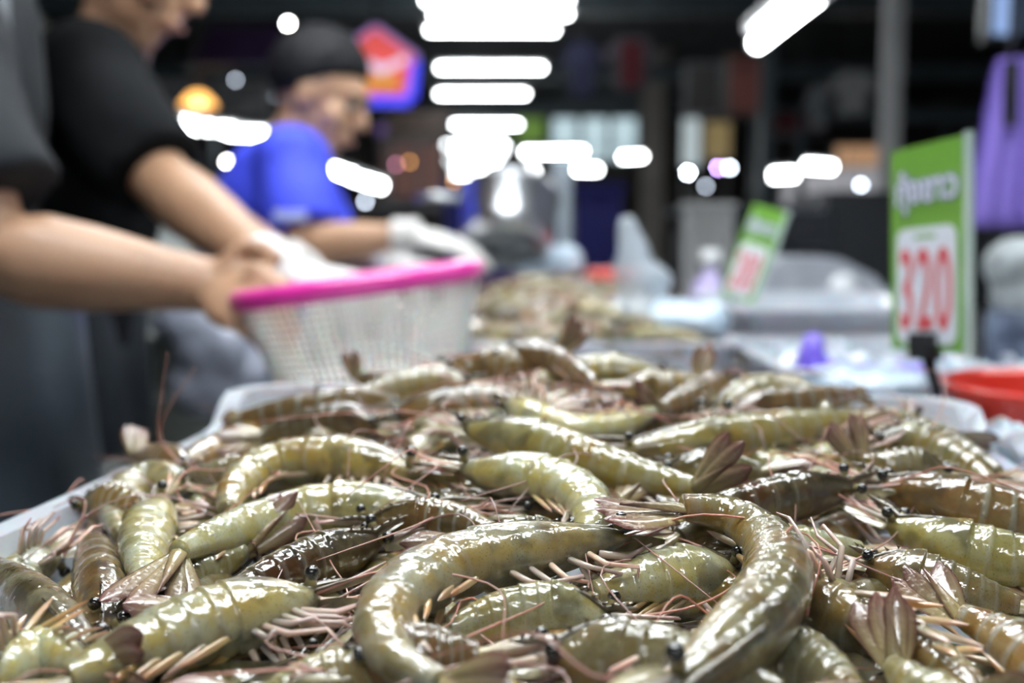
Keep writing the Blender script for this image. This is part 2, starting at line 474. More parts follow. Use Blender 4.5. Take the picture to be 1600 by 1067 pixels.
def rrect(w, d, r, n=7):
    out = []
    for cx, cy, a0 in ((w - r, d - r, 0), (r, d - r, 90), (r, r, 180), (w - r, r, 270)):
        for k in range(n):
            a = math.radians(a0 + 90 * k / (n - 1))
            out.append((cx + r * math.cos(a), cy + r * math.sin(a)))
    return np.array(out)
def dense(q, step=.012):
    out = []
    for i in range(len(q)):
        a, b = q[i], q[(i + 1) % len(q)]; n = max(1, int(np.linalg.norm(b - a) / step))
        out += [a + (b - a) * k / n for k in range(n)]
    return np.array(out)
def make_tray(name, label, corner, ex, ey, w, d, z0, zside, zback, r=0.03, lip=0.010, th=0.004, material=None):
    """corner: back-left corner, ex across, ey towards the viewer; the back wall stands higher than the sides"""
    corner = V(corner[0], corner[1], 0); ex = V(*ex, 0); ey = V(*ey, 0)
    DQ = dense(rrect(w, d, r))
    def loop(inset, zf):
        q = DQ / V(w, d) * V(w - 2 * inset, d - 2 * inset) + inset
        return [corner + ex * a + ey * b + V(0, 0, zf(b)) for a, b in q]
    def top(b):
        s = min(1, max(0, (b - 0.035) / 0.03)); s = s * s * (3 - 2 * s)
        return zback + (zside - zback) * s
    loops = [loop(0.022, lambda b: z0), loop(0.0, lambda b: top(b) - 0.003), loop(-lip, lambda b: top(b) - 0.004), loop(-lip, lambda b: top(b)),
             loop(th, lambda b: top(b) + 0.0005), loop(0.022 + th, lambda b: z0 + th)]
    n = len(loops[0]); b = MB(); vs = [p for l in loops for p in l]
    fs = [(i * n + k, i * n + (k + 1) % n, (i + 1) * n + (k + 1) % n, (i + 1) * n + k) for i in range(len(loops) - 1) for k in range(n)]
    fs += [tuple(range(n)), tuple(5 * n + k for k in range(n))]
    t = thing(name, corner + ex * w / 2 + ey * d / 2 + V(0, 0, z0), label, 'tray')
    b.add(vs, fs).build('tray_shell', material or M_tray, t, smooth=False)
    return t
TW = np.array([0.991, -0.131]); TD = np.array([-0.131, -0.991]); TB = np.array([-0.178, 0.695])
make_tray('plastic_tray', 'milky white plastic tray holding the sharp front heap of shrimp', TB, TW, TD, 0.462, 0.60, TBL + 0.002, 1.10 - 0.124, 1.10 - 0.103)

# ---------------------------------------------------------------- shrimp
def pile_z(x, y):
    q = np.array([x, y]) - TB
    a = q @ TW; t = q @ TD
    zc = np.interp(t, [-.05, 0, .06, .11, .16, .21, .26, .31, .39, .55], [-.125, -.102, -.087, -.090, -.096, -.104, -.112, -.120, -.124, -.132])
    return 1.10 + zc - 0.020 * (abs(a - .24) / .23) ** 2.4
def hit_pile(px, py, lift):
    d = ray(px, py); best = (9, None)
    for y in np.arange(0.16, 0.74, 0.002):
        p = CAM + d * (y / d[1])
        g = p[2] - pile_z(p[0], p[1]) - lift
        if g <= 0: return p
        if g < best[0]: best = (g, p)
    return best[1]

SH = [shrimp_material('shrimp_olive', (.11, .09, .034), (.29, .235, .088), (.47, .335, .075), (.43, .42, .255), (.36, .18, .035), .45, .5, .55),
      shrimp_material('shrimp_brown', (.10, .068, .026), (.28, .18, .062), (.45, .265, .06), (.42, .34, .18), (.30, .12, .028), .85, .35, .65),
      shrimp_material('shrimp_pale', (.20, .175, .08), (.39, .355, .185), (.52, .42, .145), (.52, .54, .405), (.46, .30, .07), .4, .65, .5),
      shrimp_material('shrimp_dark', (.036, .03, .014), (.13, .10, .04), (.33, .22, .06), (.33, .30, .17), (.18, .072, .02), .3, .4, .65)]
M_fan = fan_material()
M_leg = limb_material('shrimp_leg', (.66, .52, .40), (.64, .36, .31))
M_swim = limb_material('swimmeret', (.44, .33, .12), (.46, .22, .11))
M_ant = limb_material('antenna', (.50, .23, .16), (.30, .12, .09))
M_eye = mat('shrimp_eye', (.012, .011, .009), .12, coat=1.0, noise=.4, nscale=900)
M_stalk = mat('eye_stalk', (.22, .18, .07), .3, coat=.6, noise=.3, nscale=300)
M_rost = mat('rostrum', (.10, .075, .04), .25, coat=1.0, noise=.4, nscale=200)
M_scale = mat('antennal_scale', (.30, .26, .15), .25, coat=1.0, noise=.35, nscale=160)

SEG = [0.0, .37, .455, .56, .665, .765, .86, 1.0]
_U_ = [0, .03, .08, .15, .24, .34, .45, .58, .68, .77, .87, 1.0]
TOP = [.06, .24, .42, .64, .86, 1.0, 1.03, .97, .88, .76, .62, .40]
BOT = [.06, .28, .52, .78, .95, .98, .88, .82, .74, .64, .50, .33]
WID = [.08, .30, .46, .62, .76, .80, .82, .78, .70, .60, .47, .34]
def leaf(mb, base, dirv, wide, nor, L, w, prof, thick=.0005, bend=0.0, nl=7, nw=5, rib=0.0):
    """closed leaf-shaped blade; data r: along, g: across"""
    base, dirv, wide, nor = map(lambda q: np.asarray(q, float), (base, dirv, wide, nor))
    vs = []; ds = []
    for side in (1, -1):
        for i in range(nl):
            t = i / (nl - 1)
            for j in range(nw):
                s = -1 + 2 * j / (nw - 1)
                ww = w * prof(t)
                edge = (abs(s) > .99) or i == 0 or i == nl - 1
                h = bend * L * t * t - 0.25 * ww * s * s * 0.5 + (rib * (1 - abs(s)) if side > 0 else 0) + (0 if edge else side * thick / 2)
                vs.append(base + dirv * L * t + wide * ww * s + nor * h); ds.append((t, abs(s), 0, 1))
    fs = []
    N = nl * nw
    for i in range(nl - 1):
        for j in range(nw - 1):
            a, b, c, d = i * nw + j, i * nw + j + 1, (i + 1) * nw + j + 1, (i + 1) * nw + j
            fs.append((a, b, c, d)); fs.append((N + d, N + c, N + b, N + a))
    mb.add(vs, fs, ds)
uro_prof = lambda t: (0.35 + 0.65 * math.sin(min(1, t * 1.35) * math.pi / 2)) * (1 if t < .62 else math.sqrt(max(0.02, 1 - ((t - .62) / .385) ** 2)))
tel_prof = lambda t: max(.04, 1 - t ** 1.3)
swim_prof = lambda t: .35 + .65 * math.sin(math.pi * min(1, .15 + t * .85)) if t < .98 else .12
scale_prof = lambda t: .55 + .45 * math.sin(math.pi * min(1, t * 1.1 + .1)) if t < .9 else .3

def build_shrimp(P, roll, R, rng, full=True, var=0, fan=(0.0, 1.0), ant=None, legs=True, label='', group=None, fanlen=1.0, ant_pts=None, curl=0.0, swims=True):
    """P: spine samples head -> tail (world); roll: degrees of the back from straight up towards the walker's right"""
    M = len(P); L = np.linalg.norm(np.diff(P, axis=0), axis=1).sum()
    T = nrm(np.gradient(P, axis=0))
    rl = np.radians(np.interp(np.linspace(0, 1, M), [0, 1], roll if isinstance(roll, (tuple, list)) else (roll, roll)))
    up = V(0, 0, 1)
    Ux = nrm(up - T * (T @ up)[:, None]); S = np.cross(T, Ux)
    D = nrm(Ux * np.cos(rl)[:, None] + S * np.sin(rl)[:, None]); W = np.cross(T, D)
    ug = np.linspace(0, 1, M)
    def fr(u):
        g = lambda A: np.array([np.interp(u, ug, A[:, k]) for k in range(3)])
        p, t_, d_ = g(P), nrm(g(T)), g(D)
        if u < 0: p = P[0] + T[0] * u * L
        if u > 1: p = P[-1] + T[-1] * (u - 1) * L
        d_ = nrm(d_ - t_ * (d_ @ t_)); return p, t_, d_, np.cross(t_, d_)
    root = thing('raw_shrimp', P[M // 2], label, 'shrimp', group)
    # ---- body: carapace and six overlapping abdominal rings, one continuous skin
    us = sorted(set(list(np.round(np.linspace(0, .36, 14 if full else 9), 4)) + [x for a, b in zip(SEG[1:-1], SEG[2:]) for x in np.round(np.linspace(a + .003, b - .003, 7 if full else 5), 4)] + [.367, .9985]))
    ns = 24 if full else 14
    vs = []; ds = []
    wob = rng.uniform(-1, 1)
    for u in us:
        p, t_, d_, w_ = fr(u)
        k = max(0, np.searchsorted(SEG, u) - 1)
        loc = (u - SEG[k]) / (SEG[k + 1] - SEG[k])
        fl = 1.0 + (.03 if k == 0 else 0) * loc ** 4 if k == 0 else (.968 + .05 * loc ** 1.5)
        ht, hb, wd = (np.interp(u, _U_, q) * R * fl for q in (TOP, BOT, WID))
        flat = .80 + (.16 * math.sin(math.pi * loc) if k > 0 else .1)
        for j in range(ns):
            th = 2 * math.pi * j / ns
            c, s_ = math.cos(th), math.sin(th)
            if c >= 0:
                h = ht * (c + (.06 * max(0, c) ** 12 if k == 0 else .02 * c ** 8)); ww = wd
            else:
                h = -hb * min(-c, flat * (1 - .18 * (1 - abs(s_)))); ww = wd * (1 - .22 * (-c) ** 3)
            vs.append(p + d_ * h + w_ * ww * s_)
            ds.append((min(th, 2 * math.pi - th) / math.pi, 0.3 if k == 0 else loc, 1.0 if k == 0 else 0.0, u))
    nr = len(us)
    fs = [(i * ns + j, i * ns + (j + 1) % ns, (i + 1) * ns + (j + 1) % ns, (i + 1) * ns + j) for i in range(nr - 1) for j in range(ns)]
    fs += [tuple(reversed(range(ns))), tuple((nr - 1) * ns + j for j in range(ns))]
    MB().add(vs, fs, ds).build('body', SH[var], root, data=True)
    # ---- tail fan
    p, t_, d_, w_ = fr(1.0)
    tilt, spread = fan[:2]
    face = fan[2] if len(fan) > 2 else (.55 if full else 0)      # how far the fan is twisted broadside on
    t2 = nrm(t_ + d_ * (-tilt)); n2 = nrm(d_ - t2 * (d_ @ t2))
    c2 = nrm(CAM - p); c2 = nrm(c2 - t2 * (c2 @ t2)); n2 = nrm(n2 * (1 - face) + c2 * face * (1 if full else 0)); n2 = nrm(n2 - t2 * (n2 @ t2)); w2 = np.cross(t2, n2)
    FL = R * 2.15 * fanlen
    mb = MB(); leaf(mb, p + n2 * .1 * R, t2, w2, n2, FL * .78, R * .26, tel_prof, .0012, 0, 6, 5, .0008); mb.build('telson', M_fan, root, data=True)
    for sgn in (1, -1):
        for q, (an, ln, wd) in enumerate(((.16, 1.0, .34), (.42, .97, .38))):
            an = an * spread + rng.uniform(-.06, .06)
            dv = nrm(t2 * math.cos(an) + w2 * sgn * math.sin(an) - n2 * (.06 + .07 * q) + n2 * rng.uniform(-.10, .10)); wv = nrm(np.cross(n2, dv))
            mb = MB(); leaf(mb, p + w2 * sgn * R * (.12 + .08 * q) - n2 * R * .1, dv, wv, n2, FL * ln * rng.uniform(.93, 1.05), R * wd, uro_prof, .0007, rng.uniform(-.08, .12), 8, 5, .0006)
            mb.build('uropod', M_fan, root, data=True)
    # ---- head: rostrum, eyes, scales, antennae
    pts = []; rad = []
    for u in (.30, .20, .12, .05, -.01, -.06, -.10, -.135):
        q, tt, dd, ww = fr(u)
        hgt = np.interp(u, _U_, TOP) * R if u > .02 else (.42 + .5 * (.02 - u)) * R
        pts.append(q + dd * (hgt + .03 * R)); rad.append((max(.02, np.interp(u, [-.135, -.05, .1, .30], [.02, .075, .09, .03])) * R, max(.02, np.interp(u, [-.135, -.05, .1, .30], [.02, .13, .12, .02])) * R))
    q, tt, dd, ww = fr(.05)
    mb = MB().tube(pts, rad, 6, ref=dd)
    if full:
        for k in range(6):
            c = np.array(pts[2]) * (1 - k / 6) + np.array(pts[6]) * (k / 6) + dd * .12 * R
            c = np.array([np.interp(1 + k * .85, range(len(pts)), [a[m] for a in pts]) for m in range(3)]) + dd * .1 * R
            mb.tube([c, c + dd * .10 * R - tt * .16 * R], [.06 * R, .006 * R], 4)
    mb.build('rostrum', M_rost, root)
    for sgn in (1, -1):
        q, tt, dd, ww = fr(.035)
        a = q + dd * .22 * R + ww * sgn * .30 * R
        b_ = q + dd * (.42 + .1 * wob * sgn) * R + ww * sgn * .56 * R - tt * .05 * R
        e = MB().sphere(b_, .20 * R, 12, 8).build('eye', M_eye, root)
        MB().tube([a, (a + b_) / 2, b_], [.17 * R, .14 * R, .16 * R], 8).build('eye_stalk', M_stalk, e, origin=wloc(root))
        q, tt, dd, ww = fr(0.03)
        mb = MB(); leaf(mb, q - dd * .05 * R + ww * sgn * .28 * R, nrm(-tt + ww * sgn * .16 + dd * .05), nrm(ww - dd * sgn * .4), dd, R * 1.75, R * .30, scale_prof, .0008, -.04, 6, 5, .0004)
        mb.build('antennal_scale', M_scale, root)
        # antennules
        mb = MB()
        for k in range(2):
            ang = rng.uniform(-.25, .25)
            c0 = q + dd * .12 * R + ww * sgn * .12 * R
            mb.tube(smooth_curve([c0, c0 - tt * R * .9 + ww * sgn * .2 * R, c0 - tt * R * 1.9 + ww * (sgn * .3 + ang) * R + dd * (.3 * k - .1) * R], 6), [.09 * R, .08 * R, .07 * R, .05 * R, .04 * R, .025 * R], 5)
        mb.build('antennule', M_leg, root, data=True)
    nant = 2 if ant is None else ant
    for k in range(nant):
        q, tt, dd, ww = fr(0.02)
        sgn = 1 if k == 0 else -1
        c0 = q + ww * sgn * .3 * R - dd * .1 * R
        if ant_pts and k < len(ant_pts):
            pts = [c0] + list(ant_pts[k])
        else:
            sw = rng.uniform(-1, 1); ln = rng.uniform(.05, .10)
            side = nrm(np.cross(tt, [0, 0, 1])) * sgn
            pts = [c0, c0 - tt * ln * .3 + side * .006 + V(0, 0, .006), c0 - tt * ln * (.45 + .2 * sw) + side * ln * .35 + V(0, 0, rng.uniform(0, .014)),
                   c0 - tt * ln * rng.uniform(.1, 1.0) + side * ln * .8 + V(0, 0, rng.uniform(-.006, .004))]
        m_ = 18
        MB().tube(smooth_curve(pts, m_), list(np.linspace(.00048, .0002, m_)), 5).build('antenna', M_ant, root, data=True)
    # ---- walking legs and swimmerets
    if legs:
        for i_ in range(5):
            for sgn in (1, -1):
                u = .13 + .05 * i_
                q, tt, dd, ww = fr(u)
                a = q - dd * np.interp(u, _U_, BOT) * R * .78 + ww * sgn * .34 * R
                ln = R * rng.uniform(1.5, 2.3) * (.8 + .25 * (i_ in (2, 3)))
                fw = rng.uniform(.2, .7) - .12 * i_
                k1 = a - dd * ln * .34 + ww * sgn * ln * rng.uniform(.05, .3) - tt * ln * .12
                k2 = k1 - tt * ln * (fw * .7 + .25) - dd * ln * rng.uniform(-.05, .22) + ww * sgn * ln * rng.uniform(-.1, .15)
                k3 = k2 - dd * ln * rng.uniform(-.1, .3) - tt * ln * rng.uniform(-.25, .35) + ww * ln * rng.uniform(-.15, .15)
                MB().tube([a, k1, k1 * .9 + k2 * .1, k2, k2 * .85 + k3 * .15, k3], [.09 * R, .08 * R, .065 * R, .058 * R, .045 * R, .02 * R], 6 if full else 4).build('leg', M_leg, root, data=True)
        # maxillipeds reaching forward under the head
        for sgn in (1, -1):
            q, tt, dd, ww = fr(.10)
            a = q - dd * .5 * R + ww * sgn * .2 * R
            MB().tube([a, a - tt * R * .8 - dd * .25 * R, a - tt * R * 1.7 + dd * rng.uniform(-.2, .25) * R], [.12 * R, .11 * R, .03 * R], 6).build('maxilliped', M_leg, root, data=True)
    if swims:
        for i_ in range(5):
            u = (SEG[i_ + 1] + SEG[i_ + 2]) / 2 - .01
            q, tt, dd, ww = fr(u)
            for sgn in (1, -1):
                a = q - dd * np.interp(u, _U_, BOT) * R * .72 + ww * sgn * .35 * R
                dv = nrm(-dd * rng.uniform(.12, .42) + tt * rng.uniform(.8, 1.1) + ww * sgn * rng.uniform(.0, .2))
                mb = MB(); leaf(mb, a, dv, nrm(np.cross(dv, ww) + ww * .4), nrm(ww * sgn), R * rng.uniform(1.2, 1.7) * (1 - .09 * i_), R * .10, swim_prof, .0011, rng.uniform(-.1, .1), 6, 4, .0004)
                mb.build('swimmeret', M_swim, root, data=True)
    return root

def rad_at(u, R):
    return np.interp(u, _U_, TOP) * R
PLACED = []          # (centre, radius) spheres of the shrimp already laid down
def collide(P, R):
    worst = 0
    if not PLACED: return 0
    C = np.array([c for c, _ in PLACED]); rr = np.array([r for _, r in PLACED])
    for i in range(2, len(P), 3):
        u = i / (len(P) - 1)
        d = np.linalg.norm(C - P[i], axis=1)
        worst = max(worst, (0.80 * (rr + rad_at(u, R)) - d).max())
    return worst

# heap of shrimp, lowest first: label, spine pixels head -> tail, roll, radius, lift, colour, options
HERO = [
 # --- rear and lower ones first
 ('blurred shrimp lying behind the crest, its tail raised over the heap by the basket', [(700,575),(770,572),(830,565),(872,552)], 0, .0115, .012, 1, dict(fan=(-.9,.8))),
 ('blurred pinkish shrimp crossing the crest of the heap under the steel strainer', [(1040,588),(960,580),(890,585),(830,600)], 20, .011, .008, 0, {}),
 ('blurred shrimp on the crest with bright wet back, beside the basket base', [(770,560),(830,555),(880,575),(930,600)], 0, .011, .014, 1, {}),
 ('shrimp at the crest whose single dark red tail stands straight up before the ice', [(960,612),(1020,606),(1065,605),(1092,596)], 0, .010, .014, 1, dict(fan=(-2.2,.35),fanlen=1.15)),
 ('shrimp under the basket with a small dark tail sticking up before its white wall', [(660,600),(620,600),(585,596),(560,592)], 0, .009, .006, 3, dict(fan=(-2.4,.4))),
 ('pale shrimp behind the crest between basket and raised red tail', [(740,600),(680,600),(620,607),(560,618)], 10, .011, .006, 0, {}),
 ('shrimp at the heap rim with blunt orange banded body pointing at the tray corner', [(560,632),(490,640),(430,648),(372,656)], -15, .0115, .004, 1, dict(ext_h=.04, fanlen=.5)),
 ('shrimp with splayed tail beside the curled bright one at the crest', [(1165,605),(1120,612),(1075,625),(1035,640)], 10, .011, .006, 1, dict(fan=(-1.0,.5))),
 ('thick humped shrimp with brightest wet back, near the price sign foot', [(1115,648),(1160,628),(1215,618),(1262,628),(1292,650)], -10, .0135, .006, 2, dict(fanlen=.6, legs=False)),
 ('brown shrimp tail reaching over the tray rim beside the price sign foot', [(1180,640),(1240,632),(1290,626),(1340,618)], 0, .010, .002, 1, dict(fan=(.1,.5), ext_h=.03)),
 ('olive shrimp sloping down the far side of the heap towards the ice', [(1355,690),(1420,695),(1490,722),(1545,755)], 15, .0125, .002, 0, dict(fanlen=.7)),
 ('shrimp lowest on the far slope, half hidden by the olive sloping one', [(1400,665),(1450,690),(1510,715),(1560,740)], 10, .011, -.004, 0, dict(fanlen=.6)),
 ('dark shrimp with small eyes just behind the big humped brown back', [(600,668),(540,662),(470,668),(410,680)], 0, .0115, .0, 3, {}),
 ('shrimp with two dark eyes looking at the tray corner, before the banded one', [(612,648),(690,640),(770,632),(850,640)], 5, .0115, .002, 1, dict(ant=2)),
 ('shrimp at the tray side with red tail and two long feelers standing upright', [(300,735),(265,722),(235,715),(212,712)], 20, .0095, .004, 1, dict(fan=(-1.6,.5), up_ant=1)),
 ('shrimp whose brown striped tail blade points at the tray wall by the round pale one', [(400,745),(360,742),(325,748),(300,748)], 10, .0095, .004, 0, dict(fan=(.0,.35))),
 ('round pale shrimp hump with white glint near the tray wall', [(300,765),(255,752),(215,762),(185,800),(190,835)], (30,60), .0115, .004, 2, dict(legs=False, fanlen=.8)),
 ('shrimp head with pink legs facing out at the tray wall', [(128,795),(165,790),(205,795),(245,800)], 0, .011, -.002, 1, dict()),
 ('shrimp with pale open mouth parts lying against the tray wall', [(92,862),(62,880),(35,900),(10,925)], 150, .0125, .002, 2, dict(ant=1, ext_t=.03)),
 ('steep shrimp showing pink legs, between the round hump and the long tailed one', [(255,780),(240,815),(230,860),(225,910)], 55, .012, .004, 2, dict()),
 ('brown banded shrimp facing the viewer, in the gap by the tray wall', [(160,1000),(160,955),(155,910),(148,868)], 0, .0122, .006, 1, dict(ext_t=.03, ant=1)),
 ('shrimp under the blue grey tail blade, its own tail raised behind it', [(150,985),(215,945),(285,908),(350,880),(378,862)], 40, .0115, -.006, 0, dict(fan=(-.5,.4,.7), legs=False, fanlen=1.25)),
 ('long shrimp with spread tail blades hanging over the brown banded one', [(700,800),(600,795),(500,800),(400,826,.002),(325,848,.008),(280,864,.012)], 20, .0118, .010, 2, dict(fan=(.45,1.0,.7), fanlen=1.35)),
 ('shrimp across the tray corner with greenish back, cut by the picture edge', [(140,1030),(95,985),(40,940),(-10,905)], -20, .0125, .004, 0, dict(ext_t=.03)),
 ('shrimp with pink ribs of legs in the very corner of the picture', [(-20,1080),(30,1040),(70,1020),(140,1040)], 150, .011, .008, 2, dict()),
 ('shrimp lying on its side behind the small orange bristles, under the reddish tail', [(560,822),(640,812),(720,822),(800,850)], 30, .0105, -.004, 1, {}),
 ('small shrimp with dark red tail blade pointing at the dark headed one', [(900,845),(830,846),(770,850),(728,852)], -20, .0105, .0, 3, dict(fan=(.0,.4), fanlen=1.15, legs=False)),
 ('dark glossy shrimp head with long spear and two beady eyes', [(600,838),(540,862),(470,892),(400,922),(320,955)], -25, .0125, .008, 3, dict(ant=2)),
 ('pale shrimp half covered by the crest ones, belly towards the viewer', [(790,628),(840,655),(900,672),(960,665),(1020,640)], (150,120), .0105, .010, 2, dict(fan=(-.2,.5))),
 ('long yellowish shrimp stretched below the humped one, its pink tail over the rim', [(965,702),(1050,697),(1150,684),(1250,668),(1340,655)], -20, .0118, .010, 0, dict(fan=(.0,.35), fanlen=1.25)),
 ('brown shrimp with a red bruise on its shell, in the middle of the heap', [(722,668),(790,684),(860,705),(940,732),(1020,752),(1085,764,.003)], -10, .0128, .010, 0, dict(fan=(-.7,1.0,.75), fanlen=1.05)),
 ('shrimp with purple tail blades beside the beady eyed head', [(1040,735),(1090,738),(1140,735),(1188,738)], 0, .0105, .002, 3, dict(fan=(-.2,.45), fanlen=1.15)),
 ('shrimp with three tail lobes standing up near the banded one', [(1480,745),(1430,735),(1385,730),(1348,722)], 0, .0105, .008, 0, dict(fan=(-1.7,.9), legs=False)),
 ('dark shrimp head lying under the bend of the large curled one', [(1020,840),(1080,838),(1150,838),(1220,850)], -20, .0115, -.002, 3, {}),
 ('shrimp with red edged tail showing beside the tail of the large curled one', [(820,800),(880,800),(925,798),(965,785)], 0, .0105, .0, 1, dict(fan=(-.3,.6), legs=False)),
 ('brown shrimp with broad cream bands running out of the picture', [(1370,757),(1440,775),(1520,800),(1610,822)], (-5,-5), .0132, .012, 1, dict(ext_t=.03)),
 ('shrimp with folded shell and one dark eye, below the cream banded one', [(1385,815),(1440,842),(1510,865),(1610,888)], -10, .0125, .004, 0, dict(ext_t=.03)),
 ('shrimp with long pale tail tip, between curled one and cream banded one', [(1140,872),(1210,868),(1280,866),(1345,864)], 0, .0115, .0, 2, dict(fan=(.1,.25), fanlen=1.1, legs=False)),
 ('shrimp partly hidden by the long leg bristles near the picture edge', [(1350,885),(1420,905),(1500,930),(1590,950)], -20, .0115, .0, 0, dict()),
 ('shrimp crossing under the curled one with reddish legs beneath', [(1150,890),(1080,900),(1000,915),(930,928)], 25, .0115, .002, 2, dict(fan=(1.2,.4))),
 ('pale wet shrimp inside the bend of the largest front one', [(960,972),(880,962),(790,968),(700,985)], -10, .0118, .0, 2, {}),
 ('dark bellied shrimp with a nest of pink legs on top', [(1240,925),(1310,958),(1390,992),(1470,1040),(1530,1085)], 165, .0130, .006, 3, dict(ext_h=.01)),
 ('shrimp beneath the dark bellied one at the lower picture edge', [(1190,1000),(1240,1030),(1300,1070),(1350,1110)], 10, .0115, .0, 2, dict(legs=False)),
 ('shrimp with brown tail blades crossing at the lower picture corner', [(1640,1060),(1590,1020),(1540,985),(1500,965)], 30, .012, .010, 1, dict(fan=(-.5,.7), ext_h=.05)),
 ('shrimp with one upright tail blade before the dark bellied one', [(1480,1120),(1440,1090),(1415,1065),(1400,1045)], 0, .011, .008, 0, dict(fan=(-1.2,.5), ext_h=.04)),
 ('shrimp with a big belly of cream and pink bristles, lower front of the heap', [(500,935),(410,952),(310,985),(210,1022),(110,1065)], (65,50), .0132, .012, 2, dict()),
 ('shrimp below the cream bristles, cut by the lower picture edge', [(640,1050),(560,1060),(480,1075),(400,1100)], -40, .0115, .004, 0, dict()),
 ('shrimp with folded mauve tail in front of the eyes at the lower edge', [(560,1040),(640,1032),(720,1028),(750,1025)], -10, .0105, .004, 1, dict(fan=(.0,.5), fanlen=1.1)),
 ('blurred shrimp along the lower picture edge with two dark eyes', [(845,1032),(930,1028),(1030,1042),(1120,1062),(1220,1090)], -5, .0122, .012, 0, dict(ant=1)),
 ('humped shrimp with jointed leg resting on its shell', [(655,742),(580,728),(490,722),(415,735),(372,768),(360,800)], (40,60), .0140, .012, 0, dict(ant=2, fanlen=.7)),
 ('glassy pale shrimp bending round under the front one', [(715,735),(790,742),(865,760),(918,795),(915,850)], (-40,-60), .0125, .010, 2, dict(legs=False, fanlen=.6)),
 ('dark headed shrimp with beady eyes and clear snout on the heap top', [(1335,760),(1275,770),(1205,785),(1130,800)], -25, .0115, .018, 3, dict(ant=2, legs=False, ext_t=.02)),
 ('largest front shrimp curled into a hook, glints along its back', [(985,838),(900,850),(800,866),(705,890),(630,935),(603,990),(630,1040),(690,1072)], (45,75), .0128, .016, 2, dict(fanlen=.8)),
 ('large shrimp curled like a question mark with dark tail', [(1040,1085),(1110,1035),(1180,970),(1212,900),(1190,846),(1130,806,.002),(1066,796,.006)], (60,15), .0142, .018, 0, dict(fan=(.1,.3,.4), fanlen=1.1)),
]
rng = random.Random(11)
for idx, (label, px, roll, R, lift, var, o) in enumerate(HERO):
    rr = random.Random(100 + idx)
    o = dict(o); eh = o.pop('ext_h', 0); et = o.pop('ext_t', 0); ua = o.pop('up_ant', 0)
    for k in range(5):
        pts = [hit_pile(q[0], q[1], lift * .5 - .003 + 0.0014 * k + (q[2] if len(q) > 2 else 0)) for q in px]
        P = smooth_curve(pts, 46)
        if collide(P, R) < 0.0035: break
    pts = list(P[::5]) + ([P[-1]] if (len(P) - 1) % 5 else [])
    if eh:
        d = nrm(pts[0] - pts[1]); pts = [pts[0] + (d + V(0, .2, -.35)) * eh] + pts
    if et:
        d = nrm(pts[-1] - pts[-2]); pts = pts + [pts[-1] + (d + V(0, 0, -.35)) * et]
    P = smooth_curve(pts, 46)
    PLACED += [(P[i], rad_at(i / 45, R)) for i in range(1, 46, 3)]
    if ua:
        b = P[0]
        o['ant_pts'] = [[at(250, 690, b[1]), at(252, 620, b[1]), at(262, 550, b[1])], [at(252, 680, b[1] + .01), at(268, 630, b[1] + .01), at(305, 575, b[1] + .02)]]
    build_shrimp(P, roll, R, rr, True, var, label=label, **o)

# ---- shrimp of the lower layers, seen only through the gaps
def proto(kind, k):
    rr = random.Random(500 + k)
    L = .118 * rr.uniform(.92, 1.06); n = 30
    th = np.linspace(0, 1, n) - .5
    bend = [.25, .9, 1.7, -.5, 2.4, .5][kind]
    ang = bend * (th + .5) ** 1.3
    d = np.stack([np.cos(ang), -np.sin(ang), np.zeros(n)], 1) * (L / (n - 1))
    P = np.cumsum(d, axis=0); P = P - P.mean(0)
    P[:, 2] += .002 * np.sin(th * 6)
    roll = [0, -55, -75, 40, -80, 170][kind]
    return build_shrimp(P, roll, .0115, rr, False, [0, 1, 2, 3, 0, 2][kind], fan=(rr.uniform(-.5, .3), rr.uniform(.4, 1)), label='x', legs=kind in (1, 5), ant=1, swims=kind in (2, 4, 5))
PROTO = [proto(k, k) for k in range(6)]
def copy_thing(src, loc, rot, label, group, scale=1.0):
    r = src.copy(); COL.objects.link(r)
    r.location = loc; r.rotation_euler = rot; r.scale = (scale,) * 3
    r['label'] = label; r['group'] = group
    for ch in src.children:
        c = ch.copy(); COL.objects.link(c); c.parent = r
        for g in ch.children:
            d = g.copy(); COL.objects.link(d); d.parent = c
    return r
import mathutils
def slope_rot(x, y, yaw, fn, rr):
    e = .01
    gx = (fn(x + e, y) - fn(x - e, y)) / (2 * e); gy = (fn(x, y + e) - fn(x, y - e)) / (2 * e)
    n = mathutils.Vector((-gx, -gy, 1)).normalized()
    q = mathutils.Vector((0, 0, 1)).rotation_difference(n)
    m = q.to_matrix() @ mathutils.Euler((rr.uniform(-.15, .15), rr.uniform(-.12, .12), yaw)).to_matrix()
    return m.to_euler()
used = set()
def lay(kind, loc, rot, label, group, scale=1.0):
    if kind not in used:
        used.add(kind); r = PROTO[kind]
        r.location = loc; r.rotation_euler = rot; r.scale = (scale,) * 3; r['label'] = label; r['group'] = group
        return r
    return copy_thing(PROTO[kind], loc, rot, label, group, scale)
rr = random.Random(3)
KINDW = ['straight olive', 'bent brown', 'curved pale', 'slim dark', 'hooked olive', 'belly up pale']
def fill_label(kind, aa, tt):
    zone = ('by the tray wall on the workers side' if aa < .11 else 'by the tray wall on the ice side' if aa > .36 else
            'under the crest near the basket' if tt < .14 else 'below the humped and glassy shrimp' if tt < .30 else 'under the two large curled shrimp')
    return '%s shrimp of the lower layers, %s' % (KINDW[kind], zone)
